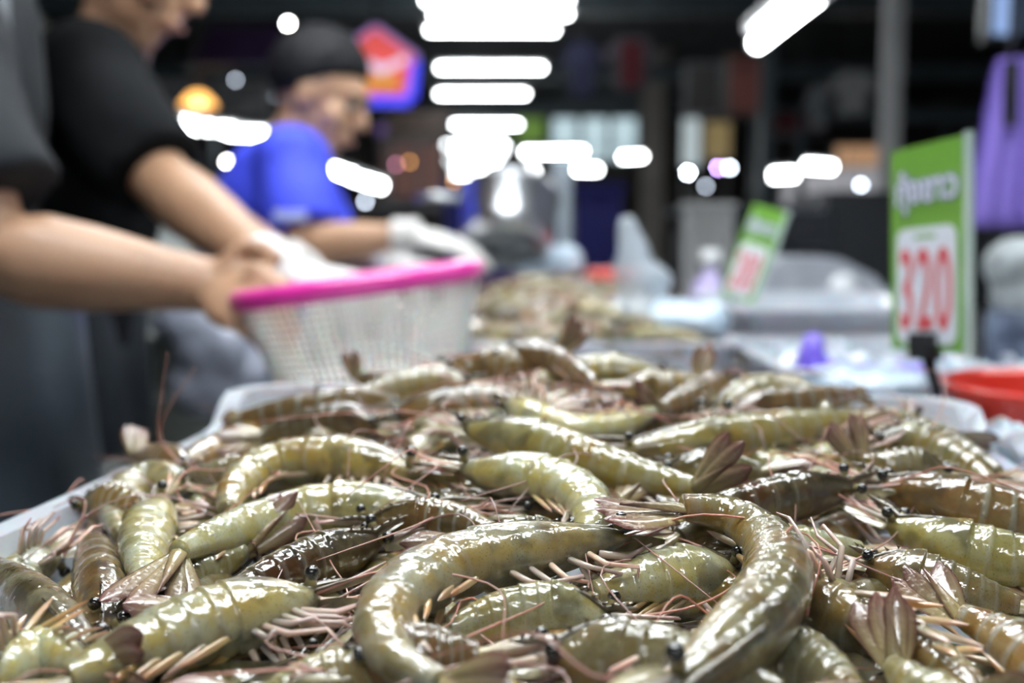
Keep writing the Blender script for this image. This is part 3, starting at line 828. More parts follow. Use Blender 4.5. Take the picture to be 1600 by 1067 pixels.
for layer, (dz, sa, st) in enumerate(((-.013, .058, .052), (-.030, .075, .062))):
    ia = 0
    for a in np.arange(.045 + .02 * layer, .43, sa):
        ia += 1
        for t in np.arange(.045 + .02 * (ia % 2), .50, st):
            aa = a + rr.uniform(-.015, .015); tt = t + rr.uniform(-.015, .015)
            yaw = rr.uniform(0, 2 * math.pi)
            edge = min(aa, .462 - aa, tt)
            if edge < .065:            # along the walls the shrimp lie parallel to them
                yaw = rr.choice((0, math.pi)) + (math.atan2(TD[1], TD[0]) if min(aa, .462 - aa) <= tt else math.atan2(TW[1], TW[0])) + rr.uniform(-.25, .25)
            xy = TB + TW * aa + TD * tt
            z = max(pile_z(*xy) + dz + rr.uniform(-.003, .003), TBL + .016)
            kd = rr.randrange(6)
            lay(kd, (xy[0], xy[1], z), slope_rot(xy[0], xy[1], yaw, pile_z, rr), fill_label(kd, aa, tt), 'lower layers of the front heap', rr.uniform(.9, 1.05))

# ---------------------------------------------------------------- the second, far heap
far_c = at(690, 500, 1.12)
FT = np.array([-.10, 1.86]); 
make_tray('plastic_tray', 'grey plastic tray holding the blurred far heap of shrimp', FT, (1, 0), (0, -1), .36, .74, TBL + .002, 1.10 - .118, 1.10 - .108, r=.04)
def far_z(x, y):
    return 1.10 + np.interp(y, [1.1, 1.25, 1.5, 1.75, 1.9], [-.118, -.100, -.082, -.080, -.10]) - .03 * (abs(x - .075) / .17) ** 2.2
rr = random.Random(8)
def far_label(kind, x, y, layer):
    zone = 'at its near end' if y < 1.38 else 'in its middle' if y < 1.62 else 'at its strainer end'
    return '%s shrimp in the blurred far heap, %s, %s' % (KINDW[kind], 'basket side' if x < .08 else 'clear bag side', zone)
for layer, dz in ((0, .0), (1, -.018)):
    for x in np.arange(-.055, .24, .055):
        for y in np.arange(1.17, 1.84, .085 + .03 * layer):
            xx = x + rr.uniform(-.015, .015); yy = y + rr.uniform(-.025, .025)
            yaw = rr.uniform(0, 6.28) if min(xx + .1, .26 - xx) > .07 else 1.57 + rr.choice((0, math.pi)) + rr.uniform(-.3, .3)
            kd = rr.randrange(6)
            lay(kd, (xx, yy, far_z(xx, yy) + dz + rr.uniform(-.002, .008)), slope_rot(xx, yy, yaw, far_z, rr), far_label(kd, xx, yy, layer), 'shrimp of the far heap', rr.uniform(.9, 1.08))

# ---------------------------------------------------------------- crushed ice on the table
M_ice = mat('crushed_ice', (.66, .73, .80), .25, sss=.3, coat=.5, noise=.1, nscale=60)
rr = random.Random(21)
ice = MB(); BAS = at(1672, 600, .80)
def ice_h(x, y):
    return TBL + .045 + .018 * math.sin(x * 23 + y * 11) + .012 * math.sin(y * 37 - x * 9)
def ice_zone(x0, x1, y0, y1, n, slab):
    near = lambda x, y: math.hypot(x - BAS[0], y - BAS[1]) < .108      # the basin stands in a hollow
    G = [[(x, y, TBL + .001 if near(x, y) else slab(x, y) - .006) for x in np.linspace(x0, x1, 40)] for y in np.linspace(y0, y1, 40)]
    ice.grid(G)
    for k in range(n):
        x, y = rr.uniform(x0, x1), rr.uniform(y0, y1)
        s_ = rr.uniform(.006, .014)
        if near(x, y): continue
        ax = nrm(np.array([[rr.gauss(0, 1) for _ in range(3)] for _ in range(3)]))
        ice.add(np.vstack([ax, -ax]) * s_ + V(x, y, slab(x, y)), [(0, 1, 2), (0, 2, 4), (0, 4, 5), (0, 5, 1), (3, 2, 1), (3, 4, 2), (3, 5, 4), (3, 1, 5)])
ice_zone(.315, .62, .30, 1.05, 1500, lambda x, y: ice_h(x, y) + .005)
ice_zone(.285, .95, .80, 1.15, 700, lambda x, y: ice_h(x, y) + .012)
o = ice.build('crushed_ice', M_ice, smooth=False, fix=False)
tag(o, 'white crushed ice spread beside and behind the front tray', 'ice', kind='stuff')

# ---------------------------------------------------------------- price signs
M_green = mat('sign_green', (.16, .36, .05), .3, coat=.3)
M_signw = mat('sign_white', (.74, .77, .84), .3, coat=.3)
M_red = mat('sign_red', (.62, .085, .095), .35)
M_mauve = mat('sign_outline', (.20, .22, .38), .4)
M_edge = mat('acrylic_edge', (.45, .56, .50), .15, coat=.8)
def text_mesh(body, name, m, parent, o, ex, ey, en, w, h, depth=.0006, bold=0.0, space=1.0):
    """lettering fitted into a w x h box whose lower left corner is o"""
    cu = bpy.data.curves.new(name, 'FONT'); cu.body = body; cu.extrude = .02; cu.offset = bold; cu.space_character = space; cu.resolution_u = 5
    tmp = bpy.data.objects.new('tmp_text', cu); COL.objects.link(tmp)
    bpy.context.view_layer.update()
    me = bpy.data.meshes.new_from_object(tmp.evaluated_get(bpy.context.evaluated_depsgraph_get()))
    bpy.data.objects.remove(tmp)
    v = np.empty(len(me.vertices) * 3); me.vertices.foreach_get('co', v); v = v.reshape(-1, 3)
    if len(v) == 0: return None
    lo, hi = v.min(0), v.max(0)
    q = (v - lo) / np.maximum(hi - lo, 1e-6)
    P = np.asarray(o) + np.outer(q[:, 0] * w, ex) + np.outer(q[:, 1] * h, ey) + np.outer(q[:, 2] * depth, en)
    me.vertices.foreach_set('co', (P - wloc(parent)).ravel()); me.update()
    me.materials.clear(); me.materials.append(m)
    ob = bpy.data.objects.new(name, me); COL.objects.link(ob); ob.parent = parent
    return ob
def rpoly(x0, y0, x1, y1, r, n=6):
    return [(x0 + a * 1.0, y0 + b * 1.0) for a, b in rrect(x1 - x0, y1 - y0, r, n)]
def price_sign(label, BLp, ex, ey, w, h, digits, clip=True, foot=None):
    ex = nrm(ex); ey = nrm(ey - ex * (ey @ ex)); en = np.cross(ex, ey)
    if en @ (CAM - BLp) < 0: en = -en
    t = thing('price_sign', BLp + ex * w / 2, label, 'sign')
    MB().prism([(-.012, 0), (w, 0), (w, h), (-.012, h)] if False else [(0, 0), (w, 0), (w, h), (0, h)], BLp, ex, ey, -en, .003).build('board', M_green, t, smooth=False)
    MB().box(BLp + ex * (w + .0025) + ey * h / 2 - en * .0015, (.005, h + .004, .006), np.array([ex, ey, en]).T).build('acrylic_edge', M_edge, t, smooth=False)
    MB().prism(rpoly(w * .10, h * .035, w * .90, h * .60, .010), BLp + en * .0002, ex, ey, en, .0008).build('price_panel', M_signw, t, smooth=False)
    text_mesh(digits, 'price_digits', M_red, t, BLp + ex * w * .15 + ey * h * .10 + en * .0011, ex, ey, en, w * .70, h * .40, bold=.012, space=1.08)
    text_mesh('กุ้งขาว', 'lettering_outline', M_mauve, t, BLp + ex * w * .07 + ey * h * .665 + en * .0002, ex, ey, en, w * .86, h * .225, .0008, bold=.06)
    text_mesh('กุ้งขาว', 'lettering', M_signw, t, BLp + ex * w * .09 + ey * h * .675 + en * .0008, ex, ey, en, w * .82, h * .205, .0008, bold=.012)
    MB().box(BLp + ex * w * .5 + ey * h * .555 + en * .0012, (w * .28, h * .018, .0004), np.array([ex, ey, en]).T).build('small_print', M_green, t, smooth=False)
    return t, ex, ey, en
bl, br, tl = at(1393, 545, .87), at(1508, 552, .782), at(1397, 235, .87)
w = np.linalg.norm(br - bl)
t, ex, ey, en = price_sign('upright green price sign reading 320 on a black clip stand', bl, br - bl, V(0, 0, 1), w, .172, '320')
c = bl + ex * w * .52
MB().box(c + V(0, 0, .004) + en * .003, (.026, .022, .014), np.array([ex, ey, en]).T).build('clip', M_black, t, smooth=False)
MB().tube([c + V(0, 0, -.004), c + V(.004, -.01, -.03), V(c[0] + .008, c[1] - .015, TBL + .05)], [.006, .0045, .005], 8).build('stem', M_black, t)
MB().lathe(V(c[0] + .002, c[1] - .015, TBL + .045), [(0, 0), (.055, 0), (.055, .006), (.012, .016), (0, .016)], 24).build('foot', M_black, t)
bl2 = at(1125, 458, 1.45); ex2 = at(1172, 474, 1.42) - bl2; up2 = at(1178, 318, 1.45) - bl2
t2, ex, ey, en = price_sign('blurred green price sign leaning over, beyond the front heap', bl2, ex2, up2, np.linalg.norm(ex2) + .003, np.linalg.norm(up2), '280')
MB().tube([bl2 + ex * .02, V(bl2[0] + .01, bl2[1], TBL + .01)], .004, 8).build('stem', M_black, t2)
MB().lathe(V(bl2[0] + .01, bl2[1], TBL + .002), [(0, 0), (.05, 0), (.05, .006), (.012, .014), (0, .014)], 20).build('foot', M_black, t2)

# ---------------------------------------------------------------- basket with pink rim
M_bask = mat('white_basket', (.86, .85, .80), .4, sss=.3)
M_pink = mat('pink_rim', (.78, .035, .36), .3, coat=.4)
bd = .97
e1, e2 = at(366, 468, bd), at(756, 416, bd)
bc = (e1 + e2) / 2; bx = nrm(e2 - e1); BR = np.linalg.norm(e2 - e1) / 2
vd = nrm(bc - CAM); bz = nrm(np.cross(bx, vd)); bz = bz if bz[2] > 0 else -bz
bz = nrm(bz + vd * (-.02)); by = np.cross(bz, bx)
AX = np.array([bx, by, bz])
bh = .088
t = thing('mesh_basket', bc - bz * bh, 'white mesh basket with a bright pink rim held over the heap', 'basket')
MB().lathe(bc, [(BR - .012, -.006), (BR - .003, -.010), (BR + .001, -.003), (BR, .005), (BR - .008, .009), (BR - .013, .004), (BR - .012, -.006)], 64, AX).build('rim', M_pink, t)
rb = .72 * BR
prof = lambda s: (rb + (BR - .008 - rb) * (s ** .8), -bh + (bh - .005) * s)
mb = MB(); nrib = 84
for k in range(nrib):
    a = 2 * math.pi * k / nrib
    pts = []
    for s in (0, .04, .12, .35, .7, 1):
        r, z = prof(s); r = r - (.010 if s == 0 else 0)
        pts.append(bc + (V(r * math.cos(a), r * math.sin(a), z) @ AX))
    mb.tube(pts, .0023, 4, ref=bz)
for s in np.linspace(.06, .96, 12):
    r, z = prof(s)
    mb.lathe(bc, [(r - .001, z - .0011), (r + .0012, z - .0011), (r + .0012, z + .0011), (r - .001, z + .0011), (r - .001, z - .0011)], 64, AX)
mb.build('lattice_wall', M_bask, t)
mb = MB().lathe(bc, [(0, -bh - .001), (rb - .008, -bh - .001), (rb, -bh + .004), (rb - .003, -bh + .004), (rb - .01, -bh + .002), (0, -bh + .002)], 48, AX)
mb.build('basket_floor', M_bask, t)

# ---------------------------------------------------------------- red basin, clear bag, strainer and other wares on the table
M_redp = mat('red_plastic', (.60, .035, .02), .3, coat=.4)
M_pinkp = mat('pink_plastic', (.50, .17, .17), .3, coat=.3, noise=.15, nscale=25)
c = at(1672, 600, .80); c[2] = TBL + .002
t = thing('plastic_basin', c, 'red rimmed plastic basin beside the price sign foot', 'basin')
zt = on_z(1540, 584, 1)[2]
ztop = 1.10 - (628 - 372) / FPX * .72
hh = ztop - c[2]
MB().lathe(c, [(0, 0), (.065, 0), (.082, hh * .6), (.086, hh * .62), (.083, hh * .62), (.064, .004), (0, .004)], 48).build('basin_body', M_pinkp, t)
MB().lathe(c, [(.082, hh * .60), (.089, hh * .60), (.094, hh * .9), (.099, hh), (.093, hh + .002), (.088, hh * .9), (.083, hh * .62), (.082, hh * .60)], 48).build('rim', M_redp, t)

def crumple(name, label, cat, pts_radii, m, seed, voxel=.008, amp=.006, freq=40):
    """a bag: lumpy skin around a few blobs"""
    r_ = random.Random(seed); mb = MB()
    for p, r in pts_radii: mb.sphere(p, r, 14, 10)
    o = remesh(mb, name, m, None, voxel, 2, origin=pts_radii[0][0])
    n = len(o.data.vertices); v = np.empty(n * 3); o.data.vertices.foreach_get('co', v); v = v.reshape(-1, 3)
    nn = np.empty(n * 3); o.data.vertices.foreach_get('normal', nn); nn = nn.reshape(-1, 3)
    ph = [[r_.uniform(0, 6.28) for _ in range(3)] for _ in range(4)]
    d = sum(np.abs(np.sin(v @ nrm(V(*[r_.gauss(0, 1) for _ in range(3)])) * freq * (1 + .5 * k) + ph[k][0])) / (1 + .4 * k) for k in range(4)) - 1.3
    v = v + nn * (d * amp)[:, None]
    o.data.vertices.foreach_set('co', v.ravel()); o.data.update()
    return tag(o, label, cat)
def remesh(mb, name, m, parent, voxel, iters=3, origin=None):
    o0 = np.asarray(origin, float) if origin is not None else (wloc(parent) if parent is not None else np.zeros(3))
    me = mb.mesh('tmp', m, o0)
    ob = bpy.data.objects.new('tmp', me); COL.objects.link(ob)
    md = ob.modifiers.new('r', 'REMESH'); md.mode = 'VOXEL'; md.voxel_size = voxel
    if iters:
        sm = ob.modifiers.new('s', 'SMOOTH'); sm.iterations = iters; sm.factor = .5
    bpy.context.view_layer.update()
    out = bpy.data.meshes.new_from_object(ob.evaluated_get(bpy.context.evaluated_depsgraph_get()))
    bpy.data.objects.remove(ob); bpy.data.meshes.remove(me)
    out.name = name; out.materials.clear(); out.materials.append(m)
    out.polygons.foreach_set('use_smooth', [True] * len(out.polygons))
    o = bpy.data.objects.new(name, out); COL.objects.link(o)
    if parent is not None: o.parent = parent
    elif origin is not None: o.location = o0
    return o
M_clear = mat('clear_bag', (.66, .74, .82), .2, coat=.8, alpha=.5)
M_bluebag = mat('blue_white_bag', (.55, .68, .80), .3, coat=.4, noise=.0)
M_violet = mat('violet_plastic', (.16, .10, .62), .35, coat=.3)
def on_table(px, y, z=TBL): 
    return V((px - 800) / FPX * y, y, z)
crumple('plastic_bag', 'tall clear plastic bag standing behind the far heap', 'bag', [(at(1000, 490, 1.3), (.045, .04, .03)), (at(1005, 455, 1.3), (.035, .035, .04)), (at(990, 410, 1.3), (.022, .025, .045)), (at(980, 375, 1.3), (.014, .018, .03))], M_clear, 1)
crumple('plastic_bag', 'small blue and white bag lying at the foot of the clear bag', 'bag', [(at(1075, 500, 1.25), (.05, .05, .022)), (at(1050, 490, 1.28), (.03, .03, .02))], M_bluebag, 2)
crumple('plastic_bag', 'violet plastic bag on the ice between far trays', 'bag', [(at(1268, 562, 1.0), (.012, .02, .028)), (at(1285, 580, 1.0), (.03, .03, .012)), (at(1330, 580, .98), (.03, .02, .008))], M_violet, 3, .005, .003, 60)
crumple('plastic_bag', 'violet scrap of plastic beside the price sign stand', 'bag', [(at(1432, 585, .95), (.022, .02, .008)), (at(1410, 580, .97), (.016, .02, .006))], M_violet, 4, .005, .003, 60)
crumple('plastic_bag', 'white plastic sheet over the ice before the price sign', 'bag', [(at(1345, 596, .95), (.06, .04, .014)), (at(1390, 600, .93), (.04, .04, .012))], M_bluebag, 5, .006, .003, 60)
make_tray('plastic_tray', 'blue grey plastic tray beyond the ice, under the leaning sign', on_table(1090, 1.58)[:2], (1, 0), (0, -1), .27, .34, TBL + .03, 1.10 - .088, 1.10 - .085, r=.02)
make_tray('plastic_tray', 'low grey tray beside the far heap, empty', on_table(985, 1.22)[:2] + np.array([.125, 0]), (1, 0), (0, -1), .2, .28, TBL + .002, 1.10 - .125, 1.10 - .12, r=.02)
# stainless strainer leaning up behind the far heap
c = at(794, 350, 1.95)
f = nrm(V(-.05, -.50, -.85))         # its perforated bottom faces the viewer, downward
sx = nrm(np.cross(f, [0, 0, 1])); sy = np.cross(sx, f)
AX = np.array([sx, sy, f])
t = thing('strainer', c, 'round stainless steel strainer tipped up behind the far heap', 'strainer')
R0 = .096
MB().lathe(c, [(R0, -.06), (R0 + .006, -.062), (R0 + .006, -.056), (R0 + .001, -.05), (R0 - .006, .02), (R0 - .016, .055), (R0 - .022, .055), (R0 - .010, .02), (R0 - .003, -.06), (R0, -.06)], 48, AX).build('strainer_wall', M_stainless, t)
mb = MB(); mb.lathe(c + f * .055, [(0, 0), (R0 - .02, 0), (R0 - .018, .002), (0, .002)], 40, AX); mb.build('perforated_bottom', mat('brushed_steel', (.22, .24, .25), .35, metal=.8, noise=.2, nscale=40), t)
mb = MB()
for q in np.arange(-.066, .067, .011):
    for p_ in np.arange(-.066, .067, .011):
        if q * q + p_ * p_ < .0044: mb.lathe(c + f * .0572 + sx * q + sy * p_, [(0, .0004), (.0034, .0004), (.0036, 0)], 6, AX)
mb.build('holes', M_black, t)
MB().tube([c + sx * .09 + f * -.055, c + sx * .15 - f * .06 + sy * .01, c + sx * .19 - f * .06], .007, 8).build('handle', M_stainless, t)
crumple('plastic_bag', 'rumpled white and blue packet behind the strainer rim', 'bag', [(at(835, 405, 2.0), (.05, .04, .035)), (at(880, 408, 2.0), (.04, .04, .03))], M_bluebag, 6)
b = at(955, 428, 1.95)
t = thing('lidded_tub', b, 'small tub with a red lid behind the far heap', 'tub')
MB().lathe(b - V(0, 0, .045), [(0, 0), (.042, 0), (.05, .035), (.047, .035), (.04, .003), (0, .003)], 28).build('tub_body', M_white_p, t)
MB().lathe(b - V(0, 0, .012), [(0, .022), (.045, .022), (.053, .016), (.053, 0), (.05, 0), (.05, .014), (0, .018)], 28).build('lid', M_redp, t)
MB().lathe(b - V(0, 0, .13), [(0, 0), (.06, 0), (.06, .085), (0, .085)], 20).build('base', M_white_p, t)

# ---------------------------------------------------------------- people
M_skin = mat('skin', (.42, .245, .15), .45, sss=.15, noise=.08, nscale=14)
M_glove = mat('white_glove', (.62, .60, .58), .5, coat=.1, noise=.08, nscale=40, bump=.2, bscale=70)
M_hair = mat('black_hair', (.004, .004, .006), .65, bump=.6, bscale=120, spec=.25)
def hand(mb, wrist, d, n, s, size=1.0, curl=(.5, .5, .55, .6), spread=.06):
    """wrist -> fingers along d, palm facing n, thumb on side s"""
    d, n, s = nrm(d), nrm(n), nrm(s)
    k = size
    mb.tube([wrist - d * .02, wrist + d * .02 * k, wrist + d * .055 * k, wrist + d * .09 * k], [(.027 * k, .019 * k), (.032 * k, .018 * k), (.041 * k, .016 * k), (.040 * k, .013 * k)], 14, ref=n)
    for i, (off, L) in enumerate(((1.5, .072), (.5, .081), (-.5, .076), (-1.5, .060))):
        p = wrist + d * (.085 - .004 * abs(off)) * k + s * off * .019 * k
        a = curl[i] * .6; pts = [p - d * .015 * k, p]
        for q, fr_ in enumerate((.44, .31, .25)):
            dv = nrm(d * math.cos(a) + n * math.sin(a) + s * off * spread)
            p = p + dv * L * fr_ * k; pts.append(p); a += curl[i]
        mb.tube(pts, [.0095 * k, .0095 * k, .0088 * k, .008 * k, .0066 * k], 10, ref=n)
    p = wrist + d * .022 * k + s * .026 * k
    q = p + (d * .55 + s * .75 + n * .25) * .036 * k
    r = q + (d * .85 + s * .3 + n * .35) * .034 * k
    u = r + (d * .9 + s * .0 + n * .45) * .027 * k
    mb.tube([p - s * .012 * k, p, q, r, u], [.014 * k, .014 * k, .012 * k, .0105 * k, .008 * k], 10, ref=n)
def limb(mb, a, b, c, r):
    """two-bone limb with taper and muscle"""
    a, b, c = map(np.asarray, (a, b, c))
    pts = [a, a * .7 + b * .3, a * .35 + b * .65, b * .96 + a * .04, b * .8 + c * .2, b * .55 + c * .45, b * .2 + c * .8, c]
    mb.tube(pts, [r * q for q in (1.1, 1.08, .95, .86, .95, .86, .62, .56)], 16, ref=(.3, .2, 1))
def head_parts(mb, c, f, u):
    f = nrm(f); u = nrm(u - f * (u @ f)); l = np.cross(u, f)
    A = np.array([f, l, u])
    mb.sphere(c + u * .025 - f * .012, (.098, .077, .092), 20, 14, A)
    mb.sphere(c + f * .022 - u * .045, (.070, .060, .070), 16, 12, A)
    mb.sphere(c + f * .052 - u * .092, (.030, .032, .024), 12, 8, A)         # chin
    mb.tube([c + f * .080 + u * .022, c + f * .104 - u * .008, c + f * .106 - u * .026], [.009, .014, .017], 10, ref=l)   # nose
    mb.sphere(c + f * .085 - u * .058, (.016, .026, .013), 10, 8, A)           # lips
    mb.sphere(c + f * .078 + u * .036, (.02, .055, .014), 12, 8, A)            # brow
    for s in (1, -1):
        mb.sphere(c + l * s * .078 - f * .006 - u * .01, (.02, .010, .032), 10, 8, A)
        mb.sphere(c + l * s * .045 + f * .055 - u * .025, (.03, .025, .03), 10, 8, A)
    return f, u, l, A
def face_bits(parent, c, f, u, l, A, hair='short'):
    for s in (1, -1):
        e = MB().sphere(c + f * .077 + l * s * .033 + u * .008, .0115, 10, 8, A).build('eye', mat('eye_white', (.22, .19, .17), .4), parent)
        MB().sphere(c + f * .0855 + l * s * .034 + u * .008, .005, 8, 6, A).build('iris', M_black, e, origin=wloc(parent))
        MB().tube([c + f * .092 + l * s * .016 + u * .030, c + f * .090 + l * s * .036 + u * .036, c + f * .078 + l * s * .055 + u * .030], .004, 6, ref=u).build('eyebrow', M_hair, parent)
    MB().tube([c + f * .099 - u * .058 + l * .018, c + f * .103 - u * .057, c + f * .099 - u * .058 - l * .018], .004, 6, ref=u).build('mouth', mat('lips', (.36, .15, .12), .4), parent)
    # hair cap with fringe
    n = 28; m = 9; outer = []; inner = []
    for j in range(m):
        ro = []; ri = []
        for k in range(n):
            ph = 2 * math.pi * k / n
            fr_ = math.cos(ph)
            tm = math.radians(112 - 50 * max(0, fr_) ** .5 + 22 * max(0, -fr_))
            th = tm * j / (m - 1)
            d_ = f * math.sin(th) * math.cos(ph) + l * math.sin(th) * math.sin(ph) + u * math.cos(th)
            e_ = lambda q: c + u * .028 - f * .014 + f * (d_ @ f) * (.098 + q) + l * (d_ @ l) * (.077 + q) + u * (d_ @ u) * (.092 + q)
            ro.append(e_(.003 + (.020 + .004 * math.sin(7 * ph + j)) * (1 - (j / (m - 1)) ** 3))); ri.append(e_(-.006))
        outer.append(ro); inner.append(ri)
    G = np.array(outer + inner[::-1]); G = np.concatenate([G, G[:, :1]], 1)
    MB().grid(G).build('hair', M_hair, parent)
def shirt(parent, rings, sleeves, m, voxel=.011, name='t_shirt'):
    mb = MB()
    mb.tube([r[0] for r in rings], [(r[1], r[2]) for r in rings], 28, ref=(1, 0, 0))
    for pts, rad in sleeves: mb.tube(pts, rad, 20, ref=(.2, 1, .2))
    for pts, rad in sleeves: mb.sphere(pts[0], rad[0] + .008, 14, 10)
    top = rings[-1][0]; a_, b_ = sleeves[0][0][0], sleeves[1][0][0]
    mb.tube([a_, a_ * .3 + top * .7 - V(0, 0, .045), b_ * .3 + top * .7 - V(0, 0, .045), b_], [(.082, .082), (.085, .085), (.085, .085), (.082, .082)], 18, ref=(1, 0, 0))
    return remesh(mb, name, m, parent, voxel, 4)
def legs_feet(parent, hips, ankles, mp, name='trousers', r=.085, knee=None):
    mb = MB()
    for h, a in zip(hips, ankles):
        k = (h + a) / 2 + V(.02, 0, 0) if knee is None else knee
        mb.tube([h + V(0, 0, .08), h, h * .6 + k * .4, k, k * .5 + a * .5, a], [r * 1.05, r * 1.1, r, r * .8, r * .74, r * .66], 18, ref=(1, 0, 0))
    mb.sphere((hips[0] + hips[1]) / 2 + V(0, 0, .04), (.13, .17, .12))
    remesh(mb, name, mp, parent, .014, 3)
    for a in ankles:
        s = MB(); s.tube([a + V(-.07, 0, -.05), a + V(-.03, 0, -.02), a + V(.05, 0, -.035), a + V(.13, 0, -.06), a + V(.17, 0, -.07)], [(.03, .03), (.042, .05), (.046, .045), (.045, .03), (.025, .02)], 14, ref=(0, 0, 1))
        s.box(a + V(.05, 0, -.088), (.26, .09, .016)).build('shoe', M_black, parent)
def torso_body(mb, pelvis, chest, neck, headc, sh):
    mb.tube([pelvis + V(0, 0, -.06), pelvis, pelvis * .5 + chest * .5, chest, chest * .35 + neck * .65, neck], [(.14, .10), (.155, .11), (.135, .095), (.16, .105), (.13, .085), (.055, .055)], 22, ref=(1, 0, 0))
    mb.tube([neck - (headc - neck) * .25, neck, headc * .6 + neck * .4], [.062, .056, .055], 16, ref=(1, 0, 0))
    mb.tube([sh[0], neck * .4 + (sh[0] + sh[1]) / 2 * .6 - V(0, 0, .04), sh[1]], [.05, .06, .05], 14, ref=(1, 0, 0))

# --- worker in the charcoal shirt holding the basket (nearest)
M_char = mat('charcoal_shirt', (.017, .020, .024), .85, noise=.3, nscale=6, bump=.5, bscale=14, spec=.2)
M_apron = mat('rubber_apron', (.045, .060, .078), .28, coat=.35, coat_rough=.3, noise=.25, nscale=5, bump=.35, bscale=9)
Y1 = 1.07
pelvis = at(-155, 560, Y1 + .05); pelvis[2] = .93
chest = pelvis + V(.02, .0, .33); neck = pelvis + V(.05, .0, .54); headc = neck + V(.10, 0, .16)
shn = at(-140, 120, Y1 - .08); shf = V(shn[0] - .10, Y1 + .20, shn[2])
elb = at(-12, 398, Y1 - .10); wri = at(335, 447, Y1 - .07)
t = thing('person', V(pelvis[0], pelvis[1], 0), 'worker in a charcoal t-shirt and dark rubber apron gripping the basket rim', 'person')
mb = MB()
torso_body(mb, pelvis, chest, neck, headc, (shn, shf))
limb(mb, shn, elb, wri, .050)
elf = V(shf[0] - .05, Y1 + .25, 1.02); wrf = V(shf[0] - .02, Y1 + .24, .80)
limb(mb, shf, elf, wrf, .050)
f, u, l, A = head_parts(mb, headc, V(.9, -.1, -.35), V(.3, 0, 1))
hd = at(392, 466, bd - .01) - wri
hand(mb, wri, nrm(hd + V(0, -.01, .0)), V(.0, .75, -.6), V(.1, .3, .9), 1.0, (.75, .8, .8, .85), .03)
hand(mb, wrf, V(.5, -.1, -.8), V(-.8, 0, -.5), V(0, -1, 0), 1.0)
remesh(mb, 'body', M_skin, t, .0055, 3)
face_bits(t, headc, f, u, l, A)
shirt(t, [(pelvis + V(0, 0, -.02), .185, .135), (pelvis + V(0, 0, .15), .18, .13), (chest, .20, .135), (chest + V(.01, 0, .12), .19, .12), (neck + V(-.01, 0, -.01), .085, .08)],
      [([shn + V(0, .03, .015), shn * .55 + elb * .45 + V(.005, 0, 0), shn * .26 + elb * .74 + V(.012, 0, .0)], [.078, .080, .083]), ([shf + V(0, -.03, .015), shf * .55 + elf * .45, shf * .26 + elf * .74], [.078, .080, .083])], M_char)
legs_feet(t, [V(pelvis[0], pelvis[1] - .09, .86), V(pelvis[0], pelvis[1] + .09, .86)], [V(pelvis[0], pelvis[1] - .11, .10), V(pelvis[0], pelvis[1] + .11, .10)], M_apron)
G = []
for z in np.linspace(.42, 1.06, 26):
    rowp = []
    for a in np.linspace(-1.75, 1.75, 46):
        k = (1.06 - z) / .64
        rx = .185 + .035 * k + .010 * math.sin(a * 9 + z * 5) * k; ry = .215 + .03 * k + .012 * math.sin(a * 7 - z * 3) * k
        rowp.append(V(pelvis[0] + rx * math.cos(a), pelvis[1] + ry * math.sin(a), z))
    G.append(rowp)
G = np.array(G); cc = V(pelvis[0], pelvis[1], 0)
back = G - nrm((G - cc) * V(1, 1, 0)) * .004
FG = np.concatenate([G, back[::-1], G[:1]], 0)
MB().grid(FG).build('apron', M_apron, t)
# faded print running down the chest
pm = MB(); GG = []
for z in np.linspace(-.10, .16, 14):
    rowp = []
    for a in np.linspace(-.75, -.2, 8):
        rr_ = .147
        rowp.append(chest + V(rr_ * math.cos(a), .21 * math.sin(a), z))
    GG.append(rowp)
GG = np.array(GG); pm.grid(np.concatenate([GG, (GG - V(.004, 0, 0))[::-1], GG[:1]], 0)).build('chest_print', mat('faded_print', (.25, .27, .30), .8, noise=.6, nscale=30, color2=(.06, .065, .07)), t)

# --- worker in the black shirt
M_blk = mat('black_shirt', (.005, .0058, .007), .9, noise=.3, nscale=6, bump=.5, bscale=14, spec=.12)
M_navy = mat('navy_apron', (.014, .020, .028), .6, noise=.3, nscale=6, bump=.4, bscale=10)
Y2 = 1.55
pelvis = at(62, 560, Y2); pelvis[2] = .93
chest = at(125, 260, Y2); neck = at(168, 95, Y2); headc = at(218, -62, Y2 - .02)
shn = at(128, 135, Y2 - .17); shf = at(150, 140, Y2 + .17)
elb = at(262, 292, Y2 - .24); wri = at(438, 430, Y2 - .40)
t = thing('person', V(pelvis[0], pelvis[1], 0), 'worker in a black t-shirt reaching a gloved hand over the basket', 'person')
mb = MB()
torso_body(mb, pelvis, chest, neck, headc, (shn, shf))
limb(mb, shn, elb, wri, .047)
elf = at(300, 330, Y2 + .2); wrf = at(470, 420, Y2 - .1)
limb(mb, shf, elf, wrf, .047)
f, u, l, A = head_parts(mb, headc, V(.86, -.05, -.5), V(.5, 0, .9))
remesh(mb, 'body', M_skin, t, .006, 3)
face_bits(t, headc, f, u, l, A)
mb = MB(); hand(mb, wri, at(545, 446, Y2 - .42) - wri, V(0, .2, -1), V(0, 1, .2), 1.04, (.3, .3, .35, .4)); mb.tube([wri - nrm(wri - elb) * .045, wri, wri + nrm(wri - elb) * .015], [.036, .031, .032], 14)
remesh(mb, 'glove', M_glove, t, .005, 2)
mb = MB(); hand(mb, wrf, V(1, -.2, -.4), V(0, 0, -1), V(0, -1, 0), 1.0); mb.tube([wrf - nrm(wrf - elf) * .045, wrf, wrf + nrm(wrf - elf) * .015], [.036, .031, .032], 14)
remesh(mb, 'glove', M_glove, t, .005, 2)
